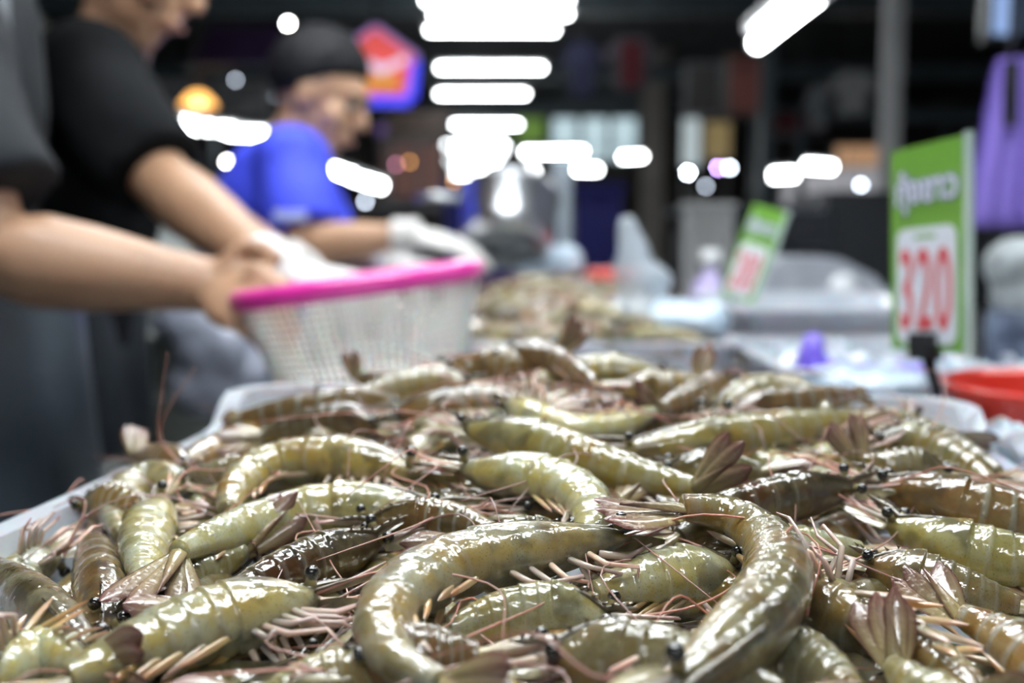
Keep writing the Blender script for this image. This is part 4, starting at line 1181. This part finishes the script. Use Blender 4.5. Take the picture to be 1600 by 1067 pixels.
shirt(t, [(V(pelvis[0], pelvis[1], .86), .19, .135), (pelvis * .6 + chest * .4, .18, .125), (chest, .195, .128), (chest * .4 + neck * .6, .18, .11), (neck + V(-.01, 0, -.005), .08, .075)],
      [([shn + V(0, .03, .015), shn * .5 + elb * .5, shn * .12 + elb * .88 + V(0, 0, .0)], [.075, .075, .072]), ([shf + V(0, -.03, .015), shf * .5 + elf * .5, shf * .2 + elf * .8], [.075, .075, .075])], M_blk)
legs_feet(t, [V(pelvis[0] - .06, pelvis[1] - .09, .86), V(pelvis[0] - .06, pelvis[1] + .09, .86)], [V(pelvis[0] - .12, pelvis[1] - .11, .10), V(pelvis[0] - .12, pelvis[1] + .11, .10)], M_navy)
G = []
for z in np.linspace(.775, 1.05, 14):
    G.append([V(pelvis[0] + (.15 + .008 * math.sin(a * 8 + z * 6)) * math.cos(a), pelvis[1] + .205 * math.sin(a), z) for a in np.linspace(-1.9, 1.9, 36)])
G = np.array(G); cc = V(pelvis[0], pelvis[1], 0); back = G - nrm((G - cc) * V(1, 1, 0)) * .004
MB().grid(np.concatenate([G, back[::-1], G[:1]], 0)).build('apron', M_navy, t)

# --- worker in the blue shirt, farther along the table
M_blue = mat('blue_shirt', (.040, .065, .74), .75, noise=.2, nscale=5, bump=.5, bscale=14)
Y3 = 2.12
pelvis = at(385, 500, Y3); pelvis[2] = .92
chest = at(428, 318, Y3); neck = at(460, 218, Y3); headc = at(500, 152, Y3)
shn = at(450, 268, Y3 - .17); shf = at(468, 270, Y3 + .17)
elb = at(478, 385, Y3 - .22); wri = at(640, 368, Y3 - .26)
t = thing('person', V(pelvis[0], pelvis[1], 0), 'young worker in a bright blue t-shirt bending over the far heap with white gloves', 'person')
mb = MB()
torso_body(mb, pelvis, chest, neck, headc, (shn, shf))
limb(mb, shn, elb, wri, .045)
elf = at(520, 395, Y3 + .16); wrf = at(615, 412, Y3 - .10)
limb(mb, shf, elf, wrf, .045)
f, u, l, A = head_parts(mb, headc, V(.9, -.12, -.42), V(.42, 0, .9))
remesh(mb, 'body', M_skin, t, .006, 3)
face_bits(t, headc, f, u, l, A)
mb = MB(); hand(mb, wri, at(755, 392, Y3 - .28) - wri, V(-.1, .2, -1), V(.2, 1, .1), 1.05, (.35, .35, .4, .45)); mb.tube([wri - nrm(wri - elb) * .03, wri, wri + nrm(wri - elb) * .02], [.036, .032, .033], 14)
remesh(mb, 'glove', M_glove, t, .005, 2)
mb = MB(); hand(mb, wrf, V(1, -.4, -.12), V(0, 0, -1), V(0, -1, 0), 1.0); mb.tube([wrf - nrm(wrf - elf) * .03, wrf, wrf + nrm(wrf - elf) * .02], [.036, .032, .033], 14)
remesh(mb, 'glove', M_glove, t, .005, 2)
shirt(t, [(V(pelvis[0], pelvis[1], .86), .185, .13), (pelvis * .6 + chest * .4, .175, .12), (chest, .19, .12), (chest * .4 + neck * .6, .175, .10), (neck + V(-.01, 0, -.005), .075, .07)],
      [([shn + V(0, .03, .015), shn * .5 + elb * .5, shn * .22 + elb * .78], [.07, .074, .074]), ([shf + V(0, -.03, .015), shf * .5 + elf * .5, shf * .22 + elf * .78], [.07, .074, .074])], M_blue)
q = shn * .40 + elb * .60
MB().box(q + V(.0, -.073, 0), (.062, .004, .018), rotz(0)).build('sleeve_print', mat('pale_print', (.45, .5, .85), .7), t, smooth=False)
legs_feet(t, [V(pelvis[0], pelvis[1] - .09, .86), V(pelvis[0], pelvis[1] + .09, .86)], [V(pelvis[0] - .03, pelvis[1] - .11, .10), V(pelvis[0] - .03, pelvis[1] + .11, .10)], M_navy)

# ---------------------------------------------------------------- wares beside the workers
M_foam = mat('styrofoam', (.55, .57, .55), .7, noise=.06, nscale=30)
c = at(300, 640, 1.855)
for k, (z0, z1, w_, lab) in enumerate(((0.0, .36, .50, 'lower white foam box standing on the floor behind the workers'), (.365, .66, .46, 'upper white foam box of the stack behind the workers'))):
    t = thing('foam_box', V(c[0], c[1], z0), lab, 'box')
    MB().box(V(c[0], c[1], (z0 + z1) / 2 - .02), (w_ - .1, .16, z1 - z0 - .04)).build('box_body', M_foam, t, smooth=False)
    MB().box(V(c[0], c[1], z1 - .02), (w_ - .08, .17, .04)).build('lid', M_foam, t, smooth=False)
p = at(262, 560, 1.855); z0 = .662
t = thing('white_bucket', V(p[0], p[1], z0), 'pale plastic bucket standing on the foam boxes', 'bucket')
MB().lathe(V(p[0], p[1], z0), [(0, 0), (.07, 0), (.088, .25), (.093, .25), (.093, .265), (.084, .265), (.068, .005), (0, .005)], 32).build('bucket_body', mat('pale_bucket', (.42, .45, .41), .45), t)
MB().tube(smooth_curve([V(p[0] - .092, p[1], z0 + .23), V(p[0] - .06, p[1] - .08, z0 + .16), V(p[0] + .06, p[1] - .08, z0 + .16), V(p[0] + .092, p[1], z0 + .23)], 14), .003, 6).build('bucket_handle', M_white_p, t)
crumple('plastic_bag', 'bluish white plastic bag slumped beside the pale bucket', 'bag', [(at(350, 545, 1.78), (.085, .07, .065)), (at(300, 505, 1.78), (.07, .06, .035)), (at(395, 580, 1.78), (.06, .06, .06)), (at(350, 600, 1.8), (.10, .08, .07))], mat('bluish_bag', (.46, .50, .62), .35, coat=.3), 9, .012, .008, 30)
crumple('plastic_bag', 'pale bag of goods standing behind the back of the blue shirt', 'bag', [(at(240, 360, 3.2), (.10, .08, .12)), (at(255, 410, 3.2), (.12, .1, .10)), (at(262, 470, 3.2), (.10, .1, .12))], mat('pale_bag', (.32, .34, .33), .5), 10, .015, .008, 20)
t = thing('goods_crate', at(262, 560, 3.2) * V(1, 1, 0), 'dark crate carrying the pale bag of goods', 'crate')
cc = at(262, 560, 3.2)
for k in range(6):
    MB().box(V(cc[0], cc[1] - .2, .06 + k * .12), (.5, .02, .09)).build('slat', M_wall, t, smooth=False)
MB().box(V(cc[0], cc[1], .395), (.48, .36, .77)).build('crate_body', M_wall, t, smooth=False)

# ---------------------------------------------------------------- lit pentagon sign
def sign_frame(px, py, y, yaw):
    o = at(px, py, y); return o, rotz(yaw) @ V(1, 0, 0), V(0, 0, 1), rotz(yaw) @ V(0, -1, 0)
Yp = 6.0; s = Yp / FPX
o, ex, ez, en = sign_frame(588, 100, Yp, .12)
t = thing('lit_sign', o, 'lit red and orange pentagon sign hanging beyond the blue shirt worker', 'sign')
pent = [(-46, -58), (46, -58), (62, 15), (0, 58), (-62, 15)]
sc = lambda P, k=1.0, dy=0: [(x * s * k, (y_ + dy) * s * k) for x, y_ in P]
E = lambda n, c, st: mat(n, c, .5, emit=c, strength=st)
MB().prism(sc(pent, 1.05), o - en * .06, ex, ez, en, .05).build('sign_case', E('sign_violet', (.45, .30, .75), .35), t, smooth=False)
MB().prism(sc(pent, .9), o - en * .008, ex, ez, en, .012).build('red_face', E('sign_redface', (.85, .10, .09), .55), t, smooth=False)
MB().prism(sc([(-34, -40), (32, -40), (32, -12), (-34, -16)]), o + en * .006, ex, ez, en, .006).build('orange_patch', E('sign_orange', (.75, .30, .05), .6), t, smooth=False)
MB().prism(sc([(-52, 12), (-20, 10), (10, -2), (46, 14), (46, 2), (8, -16), (-24, -4), (-50, 0)]), o + en * .014, ex, ez, en, .006).build('script_stroke', E('sign_pale', (.75, .62, .85), .75), t, smooth=False)
MB().prism(sc([(50, -52), (60, -52), (66, 6), (54, 2)]), o - en * .004, ex, ez, en, .02).build('blue_side', E('sign_blue', (.05, .06, .95), 1.1), t, smooth=False)
MB().prism(sc([(-44, -62), (50, -62), (50, -48), (-44, -48)]), o - en * .002, ex, ez, en, .02).build('blue_foot', E('sign_blue', (.05, .06, .95), 1.1), t, smooth=False)
MB().tube([o + ez * 58 * s, V(o[0], o[1], 4.7)], .012, 6).build('hanger', M_black, t)

# ---------------------------------------------------------------- far stalls, windows and fittings
def flat(name, label, cat, x0, y0, x1, y1, d, m, th=.04, frame=None, group=None, hang=False):
    a, b = at(x0, y1, d), at(x1, y0, d)
    t = thing(name, V((a[0] + b[0]) / 2, d, min(a[2], b[2])), label, cat, group)
    MB().box(((a[0] + b[0]) / 2, d, (a[2] + b[2]) / 2), (b[0] - a[0], th, b[2] - a[2])).build('panel', m, t, smooth=False)
    fm = frame or M_grey_p; w_ = max(.02, .04 * (b[2] - a[2]))
    for cx, cz, sx, sz in (((a[0] + b[0]) / 2, b[2], b[0] - a[0] + w_, w_), ((a[0] + b[0]) / 2, a[2], b[0] - a[0] + w_, w_), (a[0], (a[2] + b[2]) / 2, w_, b[2] - a[2]), (b[0], (a[2] + b[2]) / 2, w_, b[2] - a[2])):
        MB().box((cx, d - th * .3, cz), (sx, th * 1.3, sz)).build('frame', fm, t, smooth=False)
    if not hang and d > 10:
        for x in (a[0] + .05, b[0] - .05): MB().tube([(x, d, 0), (x, d, a[2])], .03, 6).build('post', fm, t)
    if hang:
        for x in (a[0] + .05, b[0] - .05): MB().tube([(x, d, b[2]), (x, d, 4.7)], .006, 5).build('hanger', M_black, t)
    return t
# bright window on the back wall
dW = 29.6
for k in range(3):
    x0 = 862 + k * 46
    a, b = at(x0, 250, dW), at(x0 + 42, 184, dW)
    f_ = MB().box(((a[0] + b[0]) / 2, dW, (a[2] + b[2]) / 2), (b[0] - a[0], .03, b[2] - a[2])).build('window_%d' % (k + 1), mat('daylight_pane', (.6, .7, .75), .2, emit=(.55, .72, .78), strength=.85), smooth=False)
    struct(f_)
    for q in range(2):
        MB().box(((a[0] + b[0]) / 2, dW - .03, a[2] + (b[2] - a[2]) * (q + .5) / 1.5), (b[0] - a[0], .05, .04)).build('window_bar', M_grey_p, f_, smooth=False)
    for x in (a[0], b[0]): MB().box((x, dW - .03, (a[2] + b[2]) / 2), (.07, .06, b[2] - a[2])).build('window_frame', M_grey_p, f_, smooth=False)
flat('light_box_sign', 'green lit panel beside the bright far window', 'sign', 808, 182, 850, 222, 24, E('green_panel', (.16, .30, .05), .5))
flat('light_box_sign', 'narrow tall pale lit panel above the round white bulb', 'sign', 1064, 184, 1094, 262, 16, E('pale_panel', (.5, .58, .6), .8))
flat('light_box_sign', 'yellowish wall poster given a glow, beside the narrow lit panel', 'poster', 1098, 190, 1142, 250, 16, E('ochre_panel', (.36, .27, .12), .45))  # poster is no lamp; emission stands in for light falling on it
flat('framed_picture', 'reddish framed picture hanging under the slanting lamp', 'picture', 1136, 88, 1198, 178, 7.5, mat('red_picture', (.32, .10, .08), .5, noise=.4, nscale=4), hang=True, frame=mat('brown_frame', (.10, .055, .03), .5))
flat('framed_picture', 'dim grey board hanging beside the reddish picture', 'picture', 1070, 100, 1126, 180, 8.5, mat('grey_board', (.09, .085, .08), .6, noise=.5, nscale=3), hang=True)
flat('wall_screen', 'pale blue lit screen in the upper picture corner', 'screen', 1536, -20, 1592, 62, 3.6, E('screen_blue', (.22, .32, .55), .75), frame=M_black, hang=True)
# posts
def post(name, label, px, d, w_, m, z1=4.7, z0=0.0, cat='post'):
    x = (px - 800) / FPX * d
    t = thing(name, V(x, d, z0), label, cat)
    MB().box((x, d, (z0 + z1) / 2), (w_, w_, z1 - z0)).build('shaft', m, t, smooth=False)
    MB().box((x, d, z0 + .02), (w_ * 1.8, w_ * 1.8, .04)).build('base_plate', m, t, smooth=False)
    MB().box((x, d, z1 - .03), (w_ * 1.6, w_ * 1.6, .06)).build('cap_plate', m, t, smooth=False)
post('steel_post', 'grey steel post right under the slanting lamp', 1190, 7.2, .085, M_steel_b)
post('steel_post', 'tall pale grey post above the price sign', 1380, 5.4, .085, mat('light_grey_paint', (.42, .42, .42), .6, noise=.15, nscale=3))
post('steel_post', 'pale pillar at the far window corner', 1016, 20, .42, mat('pale_pillar', (.22, .20, .18), .7, noise=.2, nscale=2))
post('steel_post', 'thin grey pole rising behind the clear bag', 880, 3.4, .045, mat('pole_grey', (.25, .29, .33), .35, metal=.4), z1=1.36)
# blue counter cloth far behind
M_bluecl = mat('blue_cloth', (.030, .032, .22), .7, noise=.3, nscale=2)
def stall(label, x0, x1, ytop, d, m, mtop=None):
    a, b = at(x0, ytop, d), at(x1, ytop, d); w_ = b[0] - a[0]
    t = thing('market_stall', V((a[0] + b[0]) / 2, d, 0), label, 'stall')
    n = max(6, int(w_ / .12)); G = []
    for z in np.linspace(.02, a[2], 5):
        G.append([V(a[0] + w_ * k / (2 * n), d - .4 + .025 * math.sin(k * 1.57), z) for k in range(2 * n + 1)])
    G = np.array(G); MB().grid(np.concatenate([G, (G + V(0, .02, 0))[::-1], G[:1]], 0)).build('front_cloth', m, t)
    MB().box(((a[0] + b[0]) / 2, d, a[2] + .02), (w_ + .06, .86, .04)).build('counter_top', mtop or M_grey_p, t, smooth=False)
    for x in (a[0] + .05, b[0] - .05):
        for yy in (d - .35, d + .35): MB().tube([(x, yy, 0), (x, yy, a[2])], .02, 6).build('leg', M_grey_p, t)
    return t, a, b
stall('blue clothed stall straight down the aisle behind the strainer', 702, 868, 300, 7.0, M_bluecl, M_bluecl)
stall('deep blue clothed stall behind the thin grey pole', 892, 962, 300, 7.6, M_bluecl, M_bluecl)
stall('dark brown stall between blue shirt worker and strainer', 560, 694, 330, 7.5, M_wall)
stall('dark stall behind the leaning price sign', 1060, 1300, 335, 6.5, M_steel_b, M_steel_b)
stall('brown stall behind the upright price sign', 1310, 1520, 330, 6.8, mat('taupe_cloth', (.17, .145, .13), .8, noise=.3, nscale=3))
stall('dark stall at the far side behind the first worker', 100, 400, 330, 9.5, M_wall)
# dark awnings and hanging goods above the stalls
def awning(label, x0, x1, y0, y1, d, m):
    a, b = at(x0, y0, d), at(x1, y1, d)
    t = thing('stall_awning', V((a[0] + b[0]) / 2, d, b[2]), label, 'awning')
    n = 10; G = []
    for k in range(6):
        q = k / 5
        G.append([V(a[0] + (b[0] - a[0]) * j / n, d + .5 - q * .7, a[2] + (b[2] - a[2]) * q + .02 * math.sin(j * 2.1)) for j in range(n + 1)])
    G = np.array(G); MB().grid(np.concatenate([G, (G - V(0, 0, .02))[::-1], G[:1]], 0)).build('canopy', m, t)
    for x in (a[0], b[0]): MB().tube([(x, d + .5, 0), (x, d + .5, a[2])], .025, 8).build('pole', M_steel_b, t)
    MB().tube([V(a[0], d - .2, b[2]), V(b[0], d - .2, b[2])], .02, 8).build('front_bar', M_steel_b, t)
M_maroon = mat('maroon_cloth', (.13, .012, .018), .8, noise=.3, nscale=3)
awning('wide dark awning over the stall behind the price sign', 1290, 1530, 150, 190, 6.6, mat('dark_slate_cloth', (.02, .03, .036), .8, noise=.3, nscale=2))
awning('maroon awning between steel post and pale grey post', 1205, 1280, 165, 215, 7.4, M_maroon)
awning('dark violet awning above the orange dome lamp', 300, 440, 20, 110, 7.6, mat('dark_violet_cloth', (.055, .018, .09), .8, noise=.4, nscale=3))
awning('brown awning behind the pentagon sign', 600, 700, 165, 225, 10.5, mat('brown_cloth', (.11, .075, .06), .8, noise=.4, nscale=2))
# hanging garment with red front
def garment(label, px0, px1, py0, py1, d, m, m2=None):
    a, b = at(px0, py1, d), at(px1, py0, d); w_ = b[0] - a[0]; h = b[2] - a[2]; cx = (a[0] + b[0]) / 2
    t = thing('hanging_shirt', V(cx, d, a[2]), label, 'garment')
    P = [(-.28, 0), (.28, 0), (.30, .62), (.5, .48), (.5, .72), (.18, 1), (.08, .94), (-.08, .94), (-.18, 1), (-.5, .72), (-.5, .48), (-.30, .62)]
    MB().prism([(x * w_, y_ * h) for x, y_ in P], V(cx, d, a[2]), V(1, 0, 0), V(0, 0, 1), V(0, 1, 0), .05).build('cloth', m, t, smooth=False)
    if m2: MB().box((cx, d - .01, a[2] + h * .45), (w_ * .4, .02, h * .8)).build('front_panel', m2, t, smooth=False)
    MB().tube([(cx - .15 * w_, d + .025, b[2]), (cx, d + .025, b[2] + .08), (cx + .15 * w_, d + .025, b[2])], .006, 6).build('hanger', M_black, t)
    MB().tube([(cx, d + .025, b[2] + .08), (cx, d + .025, 4.7)], .005, 5).build('hanger_wire', M_black, t)
garment('dark shirt with crimson front hanging beside the aisle lamps', 945, 1028, 52, 140, 8.2, mat('greyish_cloth', (.10, .085, .10), .8, noise=.3, nscale=5), M_maroon)
garment('dark blue shirt hanging beside the crimson one', 880, 940, 60, 150, 8.4, mat('navy_cloth', (.018, .02, .06), .8))
garment('pale grey shirt hanging under the awning by the grey post', 1300, 1370, 108, 178, 6.2, mat('palegrey_cloth', (.24, .24, .24), .8, noise=.3, nscale=5))
garment('small pale shirt hanging near the maroon awning', 1262, 1300, 130, 200, 6.4, mat('dim_cloth', (.13, .14, .15), .8))
garment('bluish pale shirt hanging over the head of the black shirt worker', 20, 75, 20, 100, 5.0, mat('beige_cloth', (.16, .15, .13), .8, noise=.4, nscale=5))
# warm shop front at the back
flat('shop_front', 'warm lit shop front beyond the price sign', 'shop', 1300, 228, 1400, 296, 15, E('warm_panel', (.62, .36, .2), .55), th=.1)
flat('shop_front', 'pale shop board given a glow, beneath the wide lamp', 'shop', 1218, 262, 1388, 334, 14, E('grey_panel', (.42, .42, .45), .62), th=.1)  # board is no lamp; its emission lifts the pale grey background
flat('shop_front', 'dim brown shop front given a faint glow, down the aisle beside the pentagon sign', 'shop', 600, 225, 690, 310, 18, E('brown_panel', (.20, .10, .08), .3), th=.1)  # faint emission stands in for light on the brown front
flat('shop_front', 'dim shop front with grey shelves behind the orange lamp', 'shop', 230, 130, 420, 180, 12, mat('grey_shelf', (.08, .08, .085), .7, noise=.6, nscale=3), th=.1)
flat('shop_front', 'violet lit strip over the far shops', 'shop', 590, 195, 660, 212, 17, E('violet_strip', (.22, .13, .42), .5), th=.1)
# dark scale housing, stainless hood, display at the far end of the table
c = at(1240, 358, 2.6)
t = thing('monitor', c, 'black flat display standing behind the leaning price sign', 'monitor')
MB().box(c, (.165, .03, .088)).build('screen_case', mat('dark_teal_plastic', (.008, .014, .02), .3, coat=.3), t, smooth=False)
MB().box(c + V(0, -.016, 0), (.15, .004, .074)).build('glass', M_black, t, smooth=False)
MB().tube([c + V(0, .01, -.04), V(c[0], c[1] + .02, TBL + .012)], .012, 8).build('stand', M_black, t)
MB().box(V(c[0], c[1] + .02, TBL + .006), (.14, .1, .012)).build('stand_foot', M_black, t, smooth=False)
c = at(1255, 445, 2.3)
t = thing('weighing_scale', V(c[0], c[1], TBL), 'grey weighing scale with sloping hood and flat pan beyond the ice', 'scale')
MB().prism([(-.17, 0), (.19, 0), (.19, .03), (.12, .10), (.04, .14), (-.08, .14), (-.17, .07)], c + V(0, -.12, -.075), V(1, 0, 0), V(0, 0, 1), V(0, 1, 0), .24).build('hood', mat('scale_grey', (.36, .38, .42), .35, metal=.3, noise=.1), t, smooth=False)
MB().box(V(c[0], c[1] - .02, TBL + .0115), (.44, .34, .022)).build('pan', M_stainless, t, smooth=False)
MB().lathe(c + V(.05, -.125, .0), [(0, 0), (.03, 0), (.03, .006), (0, .006)], 20, np.array([[1, 0, 0], [0, 0, 1], [0, -1, 0]])).build('dial', M_white_p, t)
# bottles and a second small sign near the leaning sign
c = at(1110, 445, 1.75)
t = thing('pump_bottle', V(c[0], c[1], TBL), 'pale violet and pink bottle beside the leaning price sign', 'bottle')
MB().lathe(V(c[0], c[1], TBL), [(0, 0), (.035, 0), (.037, .01), (.037, .10), (.030, .125), (.014, .14), (.014, .16), (0, .16)], 28).build('bottle_body', mat('violet_bottle', (.42, .36, .62), .3, coat=.4), t)
MB().lathe(V(c[0], c[1], TBL + .02), [(.0375, 0), (.0385, 0), (.0385, .045), (.0375, .045)], 28).build('label_band', mat('pink_band', (.55, .25, .32), .4), t)
MB().lathe(V(c[0], c[1], TBL + .155), [(0, 0), (.017, 0), (.017, .03), (0, .03)], 20).build('cap', M_white_p, t)
c = at(1105, 375, 2.2)
t = thing('bottle_rack', V(c[0], c[1], TBL), 'grey slatted rack standing behind the violet bottle', 'rack')
for k in range(6):
    MB().box(V(c[0] - .045 + k * .018, c[1], (TBL + c[2] + .07) / 2), (.012, .05, c[2] + .07 - TBL)).build('slat', M_grey_p, t, smooth=False)
MB().box(V(c[0], c[1], c[2] + .075), (.115, .06, .012)).build('top_rail', M_grey_p, t, smooth=False)
# purple apron hanging at the picture edge, patterned cloth beneath
Yh = 1.75
def cloth_sheet(outline_l, outline_r, d, m, name, parent, n=18, folds=.012):
    G = []
    for (xl, y0), (xr, y1) in zip(outline_l, outline_r):
        a, b = at(xl, y0, d), at(xr, y1, d)
        G.append([a + (b - a) * j / n + V(0, folds * math.sin(j * 1.9) + folds * .5 * math.sin(j * .8 + 1), 0) for j in range(n + 1)])
    G = np.array(G); b_ = G + V(0, .008, 0)
    return MB().grid(np.concatenate([G, b_[::-1], G[:1]], 0)).build(name, m, parent)
M_purple = mat('purple_cloth', (.20, .135, .52), .8, noise=.12, nscale=6)
t = thing('hanging_bag', at(1600, 355, Yh), 'purple cloth bag hanging behind the upright price sign', 'bag')
cloth_sheet([(1560, 90), (1550, 130), (1535, 210), (1520, 280), (1512, 330), (1510, 356)], [(1650, 90), (1680, 130), (1700, 210), (1710, 280), (1715, 330), (1715, 356)], Yh, M_purple, 'bag_cloth', t)
cloth_sheet([(1572, 95), (1571, 140), (1572, 196)], [(1592, 95), (1590, 140), (1588, 196)], Yh - .03, M_black, 'dark_strap', t, 6, .002)
a = at(1580, 92, Yh)
MB().tube([a, V(a[0], a[1], 4.7)], .006, 6).build('hanging_cord', M_black, t)
t = thing('patterned_bag', on_table(1640, 1.5), 'navy patterned cloth bag standing under the purple one', 'bag')
mbp = MB().sphere(at(1625, 520, 1.5), (.085, .06, .08)); mbp.sphere(at(1630, 570, 1.5), (.09, .06, .06))
remesh(mbp, 'bag_body', mat('navy_pattern', (.020, .028, .065), .6, noise=.5, nscale=38, color2=(.14, .18, .26)), t, .01, 3)
mbp = MB().sphere(at(1590, 415, 1.5), (.05, .05, .045)); mbp.sphere(at(1630, 450, 1.5), (.06, .05, .04)); mbp.sphere(at(1600, 465, 1.5), (.05, .05, .04))
remesh(mbp, 'bag_lining', mat('pale_lining', (.28, .31, .32), .6, noise=.3, nscale=30), t, .01, 3)
a = at(1470, 430, 3.0)
t = thing('dark_cabinet', V(a[0], a[1], 0), 'black cabinet standing behind the upright price sign', 'cabinet')
MB().box(V(a[0] + .1, a[1] + .2, .62), (.9, .4, 1.24)).build('cabinet_body', M_black, t, smooth=False)
for k in (-1, 1):
    dr = MB().box(V(a[0] + .1 + k * .22, a[1] - .01, .62), (.42, .02, 1.16)).build('door', M_black, t, smooth=False)
    MB().tube([V(a[0] + .1 + k * .04, a[1] - .035, .58), V(a[0] + .1 + k * .04, a[1] - .035, .72)], .008, 6).build('handle', M_stainless, dr, origin=wloc(t))
